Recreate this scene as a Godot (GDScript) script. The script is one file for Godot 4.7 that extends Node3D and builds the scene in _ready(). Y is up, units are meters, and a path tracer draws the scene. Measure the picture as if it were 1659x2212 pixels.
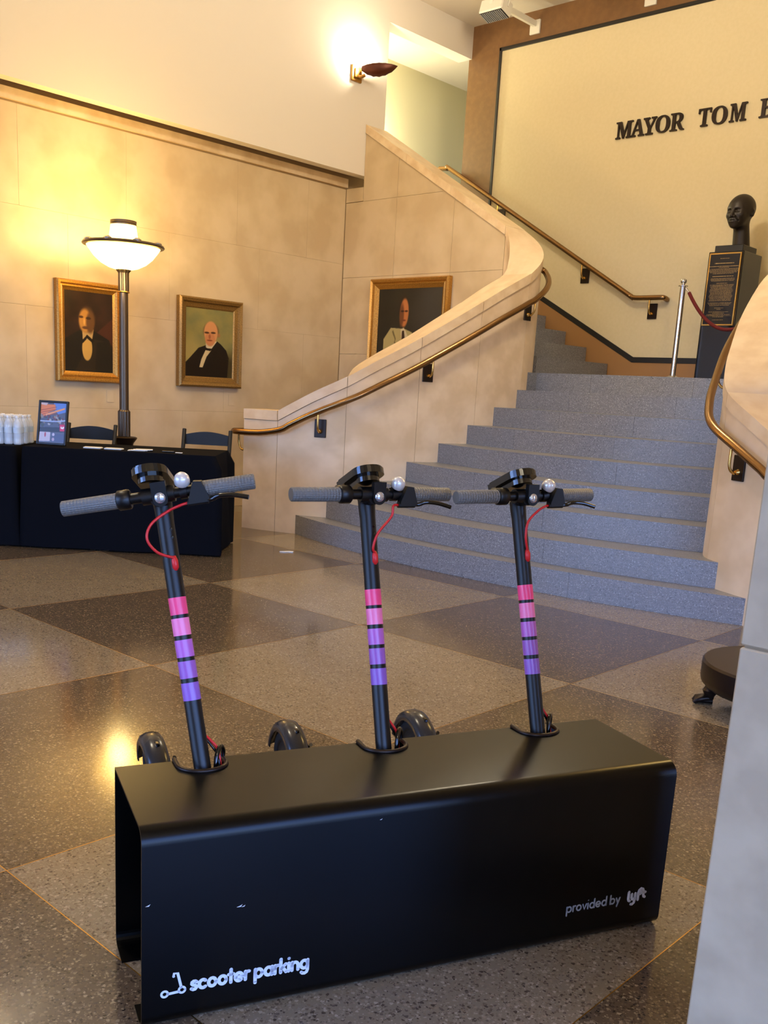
extends Node3D
# A city-hall lobby: three shared scooters parked in a bent-steel rack, a curved terrazzo stair behind.
# Axes: the long left wall is x = -8.09, the stair climbs towards -z; metres, y up.

const RISE := 0.169
const BENCH := Vector3(-1.455, 0, -0.957)
const BD := Vector3(0.397, 0, -0.918)
const BN := Vector3(-0.918, 0, -0.397)
const BL := 1.284
const BW := 0.335
const BH := 0.4335
const MIRROR := -8.57

var M := {}
var taken := {}
var rng := RandomNumberGenerator.new()

func _ready() -> void:
	rng.seed = 20190611
	setup_camera()
	setup_environment()
	make_materials()
	build_floor()
	build_walls()
	build_stairs()
	build_balustrade(false)
	build_balustrade(true)
	build_bench()
	build_scooter(0, 0.187, 0.298, 6.0, -20.0)
	build_scooter(1, 0.637, 0.305, 1.0, 4.0)
	build_scooter(2, 1.074, 0.298, 2.0, 5.0)
	build_pillar()
	build_paintings()
	build_lamps()
	build_sconces()
	build_pendant()
	build_floodlights()
	build_wall_letters()
	build_table_area()
	build_bust()
	build_stanchions()
	build_handrails()
	build_small_things()

# ------------------------------------------------------------------ camera, sky, exposure

func setup_camera() -> void:
	var cam := Camera3D.new()
	cam.name = "camera"
	add_child(cam)
	cam.transform = Transform3D(Basis(Vector3(0.72192, 0.05271, -0.68997), Vector3(-0.19081, 0.97363, -0.12527), Vector3(0.66517, 0.22209, 0.71294)).orthonormalized(), Vector3(0, 1.275, 0))
	cam.projection = Camera3D.PROJECTION_FRUSTUM
	cam.keep_aspect = Camera3D.KEEP_HEIGHT
	cam.near = 0.05
	cam.far = 100.0
	cam.size = 0.05 * 2212.0 / 2085.97
	cam.frustum_offset = Vector2((829.5 - 799.11) / 2085.97, (1318.90 - 1106.0) / 2085.97) * 0.05
	cam.current = true

func setup_environment() -> void:
	var sky_mat := ProceduralSkyMaterial.new()
	sky_mat.sky_top_color = Color(0.42, 0.57, 0.90)
	sky_mat.sky_horizon_color = Color(0.64, 0.77, 0.97)
	sky_mat.ground_horizon_color = Color(0.50, 0.53, 0.58)
	sky_mat.ground_bottom_color = Color(0.32, 0.33, 0.35)
	sky_mat.sky_energy_multiplier = 3.2
	sky_mat.ground_energy_multiplier = 1.9
	var sky := Sky.new()
	sky.sky_material = sky_mat
	var env := Environment.new()
	env.background_mode = Environment.BG_SKY
	env.sky = sky
	env.tonemap_mode = Environment.TONE_MAPPER_LINEAR
	env.tonemap_exposure = 0.88
	env.sdfgi_enabled = true
	env.ssao_enabled = true
	env.ssil_enabled = true
	var we := WorldEnvironment.new()
	we.name = "world_environment"
	we.environment = env
	add_child(we)

# ------------------------------------------------------------------ object helpers

func numbered(called: String) -> String:
	var n: int = taken.get(called, 0)
	taken[called] = n + 1
	return called if n == 0 else "%s_%03d" % [called, n]

func thing(called: String, label: String, category: String, group := "") -> Node3D:
	var o := Node3D.new()
	o.name = numbered(called)
	add_child(o)
	tag(o, label, category, group)
	return o

func tag(o: Node, label: String, category: String, group := "") -> void:
	o.set_meta("label", label)
	o.set_meta("category", category)
	if group != "":
		o.set_meta("group", group)

func structure(called: String) -> Node3D:
	var o := Node3D.new()
	o.name = numbered(called)
	o.set_meta("kind", "structure")
	add_child(o)
	return o

func part(called: String, mesh: Mesh, mat: Material, parent: Node, xf := Transform3D.IDENTITY) -> MeshInstance3D:
	var o := MeshInstance3D.new()
	o.mesh = mesh
	o.material_override = mat
	o.transform = xf
	o.cast_shadow = GeometryInstance3D.SHADOW_CASTING_SETTING_ON
	if parent == self:
		o.name = numbered(called)
		add_child(o)
	else:
		o.name = called
		parent.add_child(o, true)
	return o

func omni(at: Vector3, color: Color, energy: float, size: float, parent: Node = self) -> OmniLight3D:
	var l := OmniLight3D.new()
	l.name = "lamp_light"
	l.light_color = color
	l.light_energy = energy
	l.light_size = size
	l.omni_range = 30.0
	l.omni_attenuation = 2.0
	l.shadow_enabled = true
	l.position = at
	parent.add_child(l, true)
	return l

func spot(at: Vector3, towards: Vector3, color: Color, energy: float, angle: float, size: float, parent: Node = self) -> SpotLight3D:
	var l := SpotLight3D.new()
	l.name = "spot_light"
	l.light_color = color
	l.light_energy = energy
	l.light_size = size
	l.spot_range = 30.0
	l.spot_attenuation = 2.0
	l.spot_angle = angle
	l.spot_angle_attenuation = 0.6
	l.shadow_enabled = true
	parent.add_child(l, true)
	var up := Vector3.UP if absf((towards - at).normalized().y) < 0.95 else Vector3.RIGHT
	l.look_at_from_position(at, towards, up)
	return l

# ------------------------------------------------------------------ mesh helpers

func begin() -> SurfaceTool:
	var st := SurfaceTool.new()
	st.begin(Mesh.PRIMITIVE_TRIANGLES)
	return st

func done(st: SurfaceTool) -> ArrayMesh:
	st.generate_normals()
	return st.commit()

func face(st: SurfaceTool, pts: Array, outward: Vector3) -> void:
	var a: Vector3 = pts[0]
	var n := Vector3.ZERO
	for i in range(1, pts.size() - 1):
		n += (pts[i + 1] - a).cross(pts[i] - a)
	var flip := n.dot(outward) < 0.0
	st.set_smooth_group(-1)
	st.set_uv(Vector2.ZERO)
	for i in range(1, pts.size() - 1):
		st.add_vertex(a)
		st.add_vertex(pts[i + 1] if flip else pts[i])
		st.add_vertex(pts[i] if flip else pts[i + 1])

func box(st: SurfaceTool, c: Vector3, s: Vector3, bevel := 0.0, xf := Transform3D.IDENTITY) -> void:
	var h := s * 0.5
	var b := minf(bevel, minf(h.x, minf(h.y, h.z)) * 0.9)
	var ax := [Vector3.RIGHT, Vector3.UP, Vector3.BACK]
	if b <= 0.0:
		for a in 3:
			for sg in [-1.0, 1.0]:
				var n: Vector3 = ax[a] * sg
				var u: Vector3 = ax[(a + 1) % 3]
				var v: Vector3 = ax[(a + 2) % 3]
				var o: Vector3 = c + n * h[a]
				var du: Vector3 = u * h[(a + 1) % 3]
				var dv: Vector3 = v * h[(a + 2) % 3]
				face(st, [xf * (o - du - dv), xf * (o + du - dv), xf * (o + du + dv), xf * (o - du + dv)], xf.basis * n)
		return
	var g := h - Vector3(b, b, b)
	for a in 3:
		var i1 := (a + 1) % 3
		var i2 := (a + 2) % 3
		for sg in [-1.0, 1.0]:
			var n: Vector3 = ax[a] * sg
			var o: Vector3 = c + n * h[a]
			var du: Vector3 = ax[i1] * g[i1]
			var dv: Vector3 = ax[i2] * g[i2]
			face(st, [xf * (o - du - dv), xf * (o + du - dv), xf * (o + du + dv), xf * (o - du + dv)], xf.basis * n)
			for sh in [-1.0, 1.0]:
				var n2: Vector3 = ax[i1] * sh
				var p1: Vector3 = c + n * h[a] + n2 * g[i1]
				var p2: Vector3 = c + n * g[a] + n2 * h[i1]
				face(st, [xf * (p1 - dv), xf * (p1 + dv), xf * (p2 + dv), xf * (p2 - dv)], xf.basis * (n + n2))
	for sx in [-1.0, 1.0]:
		for sy in [-1.0, 1.0]:
			for sz in [-1.0, 1.0]:
				var sgn := Vector3(sx, sy, sz)
				face(st, [xf * (c + sgn * Vector3(h.x, g.y, g.z)), xf * (c + sgn * Vector3(g.x, h.y, g.z)), xf * (c + sgn * Vector3(g.x, g.y, h.z))], xf.basis * sgn)

# rows of points; quads between neighbours. inside: a point behind the first quad.
func grid(st: SurfaceTool, rows: Array, closed: bool, inside: Vector3, smooth := 0, uv_scale := Vector2.ONE) -> void:
	var flip := false
	var n: int = rows[0].size()
	var found := false
	for i in range(rows.size() - 1):
		for j in range(n if closed else n - 1):
			var a: Vector3 = rows[i][j]
			var b: Vector3 = rows[i][(j + 1) % n]
			var c: Vector3 = rows[i + 1][(j + 1) % n]
			var d: Vector3 = rows[i + 1][j]
			var nn := (c - a).cross(b - a) + (d - a).cross(c - a)
			if not found and nn.length() > 1e-12:
				flip = nn.dot((a + b + c + d) * 0.25 - inside) < 0.0
				found = true
	st.set_smooth_group(smooth)
	for i in range(rows.size() - 1):
		for j in range(n if closed else n - 1):
			var a: Vector3 = rows[i][j]
			var b: Vector3 = rows[i][(j + 1) % n]
			var c: Vector3 = rows[i + 1][(j + 1) % n]
			var d: Vector3 = rows[i + 1][j]
			var ua := Vector2(float(j) / n, float(i) / (rows.size() - 1)) * uv_scale
			var ub := Vector2(float(j + 1) / n, float(i) / (rows.size() - 1)) * uv_scale
			var uc := Vector2(float(j + 1) / n, float(i + 1) / (rows.size() - 1)) * uv_scale
			var ud := Vector2(float(j) / n, float(i + 1) / (rows.size() - 1)) * uv_scale
			if flip:
				vtx(st, a, ua); vtx(st, c, uc); vtx(st, b, ub)
				vtx(st, a, ua); vtx(st, d, ud); vtx(st, c, uc)
			else:
				vtx(st, a, ua); vtx(st, b, ub); vtx(st, c, uc)
				vtx(st, a, ua); vtx(st, c, uc); vtx(st, d, ud)

func vtx(st: SurfaceTool, p: Vector3, uv: Vector2) -> void:
	st.set_uv(uv)
	st.add_vertex(p)

# round tube along a path; radius is a number or one number per point
func tube(st: SurfaceTool, path: Array, radius, seg := 12, caps := true, closed := false, uv_scale := Vector2.ONE) -> void:
	var rows := []
	var m := path.size()
	var side := Vector3.ZERO
	for i in m:
		var p: Vector3 = path[i]
		var nxt: Vector3 = path[(i + 1) % m] if (closed or i < m - 1) else p + (p - path[i - 1])
		var prv: Vector3 = path[(i - 1 + m) % m] if (closed or i > 0) else p - (path[i + 1] - p)
		var t := (nxt - prv).normalized()
		if side == Vector3.ZERO:
			side = t.cross(Vector3.UP if absf(t.y) < 0.9 else Vector3.RIGHT).normalized()
		side = (side - t * side.dot(t)).normalized()
		var up := side.cross(t).normalized()
		var r: float = radius[i] if radius is Array else radius
		var row := []
		for j in seg:
			var a := TAU * j / seg
			row.append(p + (side * cos(a) + up * sin(a)) * r)
		rows.append(row)
	if closed:
		rows.append(rows[0])
	grid(st, rows, true, path[0].lerp(path[1], 0.5), 0, uv_scale)
	if caps and not closed:
		face(st, rows[0], path[0] - path[1])
		face(st, rows[m - 1], path[m - 1] - path[m - 2])

# solid of revolution about y; profile of (radius, height) from bottom to top
func lathe(st: SurfaceTool, profile: Array, seg := 24, xf := Transform3D.IDENTITY, flutes := 0, depth := 0.0) -> void:
	var rows := []
	for p in profile:
		var row := []
		for j in seg:
			var a := TAU * j / seg
			var r: float = p.x
			if flutes > 0:
				r *= 1.0 - depth * (0.5 + 0.5 * cos(a * flutes))
			row.append(xf * Vector3(cos(a) * r, p.y, sin(a) * r))
		rows.append(row)
	var group := 1
	for i in range(profile.size() - 1):
		if i > 0:
			var d0: Vector2 = (profile[i] - profile[i - 1]).normalized()
			var d1: Vector2 = (profile[i + 1] - profile[i]).normalized()
			if d0.dot(d1) < 0.8:
				group += 1
		var pa: Vector2 = profile[i]
		var pb: Vector2 = profile[i + 1]
		var nrm := Vector2((pb - pa).y, -(pb - pa).x)
		var mid := (pa + pb) * 0.5
		if mid.x < 1e-6:
			continue
		var inn := mid - nrm.normalized() * 0.01
		var a0 := TAU * 0.5 / seg
		grid(st, [rows[i], rows[i + 1]], true, xf * Vector3(cos(a0) * inn.x, inn.y, sin(a0) * inn.x), group)

# polygon in the xy plane of xf, pushed from z0 to z1
func prism(st: SurfaceTool, poly: PackedVector2Array, z0: float, z1: float, xf := Transform3D.IDENTITY) -> void:
	var idx := Geometry2D.triangulate_polygon(poly)
	var mid := Vector3.ZERO
	for i in range(0, idx.size(), 3):
		var a := poly[idx[i]]
		var b := poly[idx[i + 1]]
		var c := poly[idx[i + 2]]
		face(st, [xf * Vector3(a.x, a.y, z1), xf * Vector3(b.x, b.y, z1), xf * Vector3(c.x, c.y, z1)], xf.basis.z * signf(z1 - z0))
		face(st, [xf * Vector3(a.x, a.y, z0), xf * Vector3(b.x, b.y, z0), xf * Vector3(c.x, c.y, z0)], -xf.basis.z * signf(z1 - z0))
	var ccw := not Geometry2D.is_polygon_clockwise(poly)
	for i in poly.size():
		var a := poly[i]
		var b := poly[(i + 1) % poly.size()]
		var e := b - a
		var o := Vector2(e.y, -e.x) if ccw else Vector2(-e.y, e.x)
		face(st, [xf * Vector3(a.x, a.y, z0), xf * Vector3(b.x, b.y, z0), xf * Vector3(b.x, b.y, z1), xf * Vector3(a.x, a.y, z1)], xf.basis * Vector3(o.x, o.y, 0))

# upright slab between two plan lines (same number of points), from yb to yt per point
func curved_wall(st: SurfaceTool, outer: Array, inner: Array, yb: Array, yt: Array) -> void:
	var n := outer.size()
	var ob := []; var ot := []; var ib := []; var it := []
	for i in n:
		ob.append(Vector3(outer[i].x, yb[i], outer[i].y))
		ot.append(Vector3(outer[i].x, yt[i], outer[i].y))
		ib.append(Vector3(inner[i].x, yb[i], inner[i].y))
		it.append(Vector3(inner[i].x, yt[i], inner[i].y))
	var mid: Vector3 = (ob[0] + ot[1] + ib[0] + it[1]) * 0.25
	grid(st, [ob, ot], false, mid, 1)
	grid(st, [ib, it], false, mid, 2)
	grid(st, [ot, it], false, mid, 3)
	grid(st, [ob, ib], false, mid, 4)
	face(st, [ob[0], ot[0], it[0], ib[0]], ob[0] - ob[1])
	face(st, [ob[n - 1], ot[n - 1], it[n - 1], ib[n - 1]], ob[n - 1] - ob[n - 2])

func box_mesh(s: Vector3, bevel := 0.0) -> ArrayMesh:
	var st := begin()
	box(st, Vector3.ZERO, s, bevel)
	return done(st)

func arc_points(c: Vector3, u: Vector3, v: Vector3, r: float, a0: float, a1: float, n: int) -> Array:
	var out := []
	for i in n + 1:
		var a := deg_to_rad(lerpf(a0, a1, float(i) / n))
		out.append(c + (u * cos(a) + v * sin(a)) * r)
	return out

func smooth_path(ctrl: Array, per := 8) -> Array:
	var out := []
	for i in range(ctrl.size() - 1):
		var p0: Vector3 = ctrl[maxi(i - 1, 0)]
		var p1: Vector3 = ctrl[i]
		var p2: Vector3 = ctrl[i + 1]
		var p3: Vector3 = ctrl[mini(i + 2, ctrl.size() - 1)]
		for k in per:
			out.append(p1.cubic_interpolate(p2, p0, p3, float(k) / per))
	out.append(ctrl[-1])
	return out

# ------------------------------------------------------------------ materials

func plain(c: Color, rough := 0.6, metal := 0.0, spec := 0.5) -> StandardMaterial3D:
	var m := StandardMaterial3D.new()
	m.albedo_color = c
	m.roughness = rough
	m.metallic = metal
	m.metallic_specular = spec
	return m

func glow(c: Color, energy: float) -> StandardMaterial3D:
	var m := plain(Color(0.9, 0.88, 0.8), 0.5)
	m.emission_enabled = true
	m.emission = c
	m.emission_energy_multiplier = energy
	return m

func cloudy(a: Color, b: Color, freq: float, scale: float, sd: int, c := Color(-1, 0, 0), fractal := 4) -> NoiseTexture2D:
	var f := FastNoiseLite.new()
	f.noise_type = FastNoiseLite.TYPE_SIMPLEX_SMOOTH
	f.seed = sd
	f.frequency = freq
	f.fractal_octaves = fractal
	var g := Gradient.new()
	g.set_color(0, a)
	g.set_color(1, b)
	g.set_offset(0, 0.25)
	g.set_offset(1, 0.75)
	if c.r >= 0.0:
		g.add_point(0.5, c)
	var t := NoiseTexture2D.new()
	t.width = 512
	t.height = 512
	t.seamless = true
	t.noise = f
	t.color_ramp = g
	return t

func world_mapped(m: StandardMaterial3D, tex: Texture2D, metres: float) -> StandardMaterial3D:
	m.albedo_color = Color.WHITE
	m.albedo_texture = tex
	m.uv1_triplanar = true
	m.uv1_world_triplanar = true
	m.uv1_scale = Vector3.ONE / metres
	return m

# terrazzo: angular stone chips of several colours set in a cement matrix, tiling without a seam
func terrazzo(base: Color, chips: Array, count: int, rmin: float, rmax: float, sd: int) -> ImageTexture:
	var size := 768
	var img := Image.create(size, size, false, Image.FORMAT_RGB8)
	img.fill(base)
	var r := RandomNumberGenerator.new()
	r.seed = sd
	for i in count:
		var c: Color = chips[r.randi() % chips.size()]
		c = c.lightened(r.randf() * 0.10) if r.randf() < 0.5 else c.darkened(r.randf() * 0.15)
		var cx := r.randf() * size
		var cy := r.randf() * size
		var rad := rmin + (rmax - rmin) * pow(r.randf(), 2.2)
		var ang := r.randf() * PI
		var asp := 0.5 + r.randf() * 0.5
		var ca := cos(ang)
		var sa := sin(ang)
		var wob := r.randf() * TAU
		var k := int(ceil(rad)) + 1
		for y in range(-k, k + 1):
			for x in range(-k, k + 1):
				var u := (x * ca + y * sa) / rad
				var v := (-x * sa + y * ca) / (rad * asp)
				var d := maxf(absf(u) + absf(v) * 0.5, absf(v) + absf(u) * 0.35) + 0.15 * sin(atan2(v, u) * 3.0 + wob)
				if d < 1.0:
					img.set_pixel(posmod(int(cx) + x, size), posmod(int(cy) + y, size), c)
	return ImageTexture.create_from_image(img)

func make_materials() -> void:
	var m: StandardMaterial3D
	# floor and stair terrazzo
	m = plain(Color.WHITE, 0.12, 0.0, 0.5)
	world_mapped(m, terrazzo(Color(0.507, 0.458, 0.369), [Color(0.558, 0.509, 0.419), Color(0.456, 0.402, 0.320), Color(0.614, 0.564, 0.477), Color(0.335, 0.287, 0.230), Color(0.530, 0.463, 0.369)], 9000, 2.0, 7.5, 11), 0.55)
	M.terrazzo_light = m
	m = plain(Color.WHITE, 0.12, 0.0, 0.5)
	world_mapped(m, terrazzo(Color(0.347, 0.297, 0.235), [Color(0.279, 0.236, 0.186), Color(0.404, 0.349, 0.275), Color(0.212, 0.179, 0.146), Color(0.453, 0.396, 0.310), Color(0.327, 0.273, 0.217), Color(0.539, 0.481, 0.381)], 9000, 2.0, 7.5, 23), 0.55)
	M.terrazzo_dark = m
	m = plain(Color.WHITE, 0.35, 0.0, 0.5)
	world_mapped(m, terrazzo(Color(0.476, 0.476, 0.487), [Color(0.407, 0.407, 0.423), Color(0.556, 0.556, 0.567), Color(0.321, 0.321, 0.332), Color(0.663, 0.663, 0.663), Color(0.514, 0.498, 0.487)], 9000, 2.0, 6.5, 37), 0.5)
	M.terrazzo_step = m
	M.brass_strip = plain(Color(0.78, 0.60, 0.30), 0.3, 1.0)
	# stone
	m = plain(Color.WHITE, 0.42, 0.0, 0.4)
	world_mapped(m, cloudy(Color(0.755, 0.67, 0.54), Color(0.81, 0.73, 0.605), 0.010, 1.0, 5, Color(0.785, 0.705, 0.575)), 2.6)
	M.stone = m
	m = plain(Color.WHITE, 0.40, 0.0, 0.4)
	world_mapped(m, cloudy(Color(0.81, 0.71, 0.57), Color(0.88, 0.79, 0.66), 0.010, 1.0, 9), 1.7)
	M.stone_pale = m
	m = plain(Color.WHITE, 0.38, 0.0, 0.4)
	world_mapped(m, cloudy(Color(0.83, 0.72, 0.57), Color(0.89, 0.80, 0.66), 0.012, 1.0, 14), 1.3)
	M.coping = m
	m = plain(Color.WHITE, 0.5, 0.0, 0.4)
	world_mapped(m, cloudy(Color(0.70, 0.63, 0.52), Color(0.75, 0.68, 0.565), 0.014, 1.0, 21), 1.1)
	M.pillar = m
	M.joint = plain(Color(0.60, 0.51, 0.39), 0.9)
	M.plaster = plain(Color(0.87, 0.84, 0.80), 0.85, 0.0, 0.2)
	M.ceiling = plain(Color(0.80, 0.76, 0.70), 0.9, 0.0, 0.2)
	M.hall = plain(Color(0.85, 0.82, 0.68), 0.85, 0.0, 0.2)
	m = plain(Color.WHITE, 0.8, 0.0, 0.2)
	world_mapped(m, cloudy(Color(0.815, 0.755, 0.615), Color(0.825, 0.765, 0.63), 0.03, 1.0, 31), 0.8)
	M.tan_panel = m
	m = plain(Color.WHITE, 0.32, 0.0, 0.5)
	var wood := cloudy(Color(0.44, 0.315, 0.20), Color(0.47, 0.34, 0.215), 0.02, 1.0, 33, Color(0.455, 0.325, 0.205))
	world_mapped(m, wood, 1.0)
	M.wood = m
	M.skirt = plain(Color(0.60, 0.44, 0.27), 0.4)
	M.black_trim = plain(Color(0.09, 0.075, 0.065), 0.45)
	# metals and finishes
	M.bench = plain(Color(0.009, 0.009, 0.010), 0.28, 0.0, 0.34)
	M.bench_edge = plain(Color(0.35, 0.34, 0.33), 0.4, 0.6)
	M.lettering = plain(Color(0.80, 0.82, 0.86), 0.5)
	M.lettering_dim = plain(Color(0.55, 0.56, 0.58), 0.5)
	M.rail_bronze = plain(Color(0.57, 0.44, 0.29), 0.27, 1.0)
	M.brass = plain(Color(0.83, 0.66, 0.36), 0.25, 1.0)
	M.dark_bronze = plain(Color(0.17, 0.13, 0.11), 0.38, 0.7)
	M.lamp_bronze = plain(Color(0.36, 0.31, 0.26), 0.34, 0.85)
	M.chrome = plain(Color(0.82, 0.82, 0.84), 0.12, 1.0)
	M.silver = plain(Color(0.86, 0.86, 0.87), 0.25, 0.6)
	M.bell = plain(Color(0.88, 0.87, 0.85), 0.28, 0.35)
	M.black_gloss = plain(Color(0.02, 0.02, 0.021), 0.12, 0.0, 0.6)
	M.black_satin = plain(Color(0.026, 0.026, 0.029), 0.38, 0.0, 0.45)
	M.black_matt = plain(Color(0.035, 0.034, 0.034), 0.55)
	M.rubber = plain(Color(0.05, 0.05, 0.052), 0.75)
	M.screen = plain(Color(0.03, 0.035, 0.045), 0.08, 0.0, 0.7)
	M.red = plain(Color(0.83, 0.12, 0.13), 0.4)
	M.fender = plain(Color(0.20, 0.20, 0.205), 0.22, 0.3)
	M.bands = [plain(Color(0.97, 0.28, 0.50), 0.28), plain(Color(0.96, 0.48, 0.68), 0.28), plain(Color(0.72, 0.39, 0.72), 0.28), plain(Color(0.61, 0.36, 0.69), 0.28), plain(Color(0.56, 0.36, 0.71), 0.28)]
	M.lens = plain(Color(0.86, 0.87, 0.9), 0.1, 0.8)
	M.grip = grip_material()
	M.gold_frame = frame_material(Color(0.60, 0.42, 0.16), Color(0.78, 0.58, 0.26))
	M.gold_frame_dull = frame_material(Color(0.48, 0.37, 0.19), Color(0.64, 0.50, 0.27))
	M.cloth = plain(Color(0.050, 0.055, 0.075), 0.9, 0.0, 0.15)
	M.chair = plain(Color(0.030, 0.027, 0.025), 0.5)
	M.paper = plain(Color(0.90, 0.89, 0.86), 0.8)
	M.white_metal = plain(Color(0.86, 0.84, 0.79), 0.45)
	M.bronze_bust = plain(Color(0.16, 0.13, 0.105), 0.45, 0.35)
	M.pedestal = plain(Color(0.030, 0.027, 0.025), 0.14, 0.0, 0.6)
	M.slab = plain(Color(0.035, 0.03, 0.03), 0.4)
	M.rope = plain(Color(0.36, 0.03, 0.05), 0.85)
	M.leaf = plain(Color(0.32, 0.16, 0.10), 0.4, 0.6)
	M.sconce_brass = plain(Color(0.62, 0.46, 0.22), 0.4, 0.8)
	var glass := StandardMaterial3D.new()
	glass.albedo_color = Color(0.86, 0.93, 0.96, 0.12)
	glass.transparency = BaseMaterial3D.TRANSPARENCY_ALPHA
	glass.roughness = 0.03
	M.glass = glass
	M.crystal = plain(Color(0.9, 0.85, 0.75), 0.08, 0.3)

func grip_material() -> StandardMaterial3D:
	var n := 64
	var img := Image.create(n, n, false, Image.FORMAT_L8)
	for y in n:
		for x in n:
			var a := sin(TAU * (x + y) * 1.0 / 16.0) * sin(TAU * (x - y) * 1.0 / 16.0)
			var v := clampf(0.5 + 0.5 * a, 0, 1)
			img.set_pixel(x, y, Color(v, v, v))
	img.convert(Image.FORMAT_RGBA8)
	img.bump_map_to_normal_map(6.0)
	var m := plain(Color(0.43, 0.425, 0.41), 0.42)
	m.normal_enabled = true
	m.normal_texture = ImageTexture.create_from_image(img)
	m.normal_scale = 0.45
	return m

func frame_material(a: Color, b: Color) -> StandardMaterial3D:
	var m := plain(Color.WHITE, 0.35, 0.55)
	world_mapped(m, cloudy(a, b, 0.05, 1.0, 41), 0.35)
	return m

# ------------------------------------------------------------------ room shell

func build_floor() -> void:
	var fl := structure("floor")
	var tile := 1.3624
	var ox := -3.602
	var oz := -3.786
	var x0 := -8.09
	var x1 := 3.4
	var z0 := -8.0
	var z1 := 5.0
	var g := 0.0012
	var shared := {}
	for i in range(-4, 6):
		for j in range(-4, 7):
			var xa := maxf(ox + i * tile + g, x0)
			var xb := minf(ox + (i + 1) * tile - g, x1)
			var za := maxf(oz + j * tile + g, z0)
			var zb := minf(oz + (j + 1) * tile - g, z1)
			if xb - xa < 0.01 or zb - za < 0.01:
				continue
			var s := Vector3(snappedf(xb - xa, 0.0001), 0.03, snappedf(zb - za, 0.0001))
			if not shared.has(s):
				shared[s] = box_mesh(s)
			part("tile", shared[s], M.terrazzo_dark if posmod(i + j, 2) == 1 else M.terrazzo_light, fl, Transform3D(Basis.IDENTITY, Vector3((xa + xb) * 0.5, -0.015, (za + zb) * 0.5)))
	for i in range(-3, 6):
		var x := ox + i * tile
		part("divider_strip", box_mesh(Vector3(0.0024, 0.03, z1 - z0)), M.brass_strip, fl, Transform3D(Basis.IDENTITY, Vector3(x, -0.0145, (z0 + z1) * 0.5)))
	for j in range(-3, 7):
		var z := oz + j * tile
		part("divider_strip", box_mesh(Vector3(x1 - x0, 0.03, 0.0024)), M.brass_strip, fl, Transform3D(Basis.IDENTITY, Vector3((x0 + x1) * 0.5, -0.0146, z)))
	part("slab", box_mesh(Vector3(12.2, 0.2, 17.4)), M.joint, fl, Transform3D(Basis.IDENTITY, Vector3(-2.5, -0.131, -3.4)))

func wall_box(called: String, lo: Vector3, hi: Vector3, mat: Material, parent: Node = null) -> void:
	var p: Node = parent
	if p == null:
		var o := part(called, box_mesh(hi - lo), mat, self, Transform3D(Basis.IDENTITY, (lo + hi) * 0.5))
		o.set_meta("kind", "structure")
		return
	part(called, box_mesh(hi - lo), mat, p, Transform3D(Basis.IDENTITY, (lo + hi) * 0.5))

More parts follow.
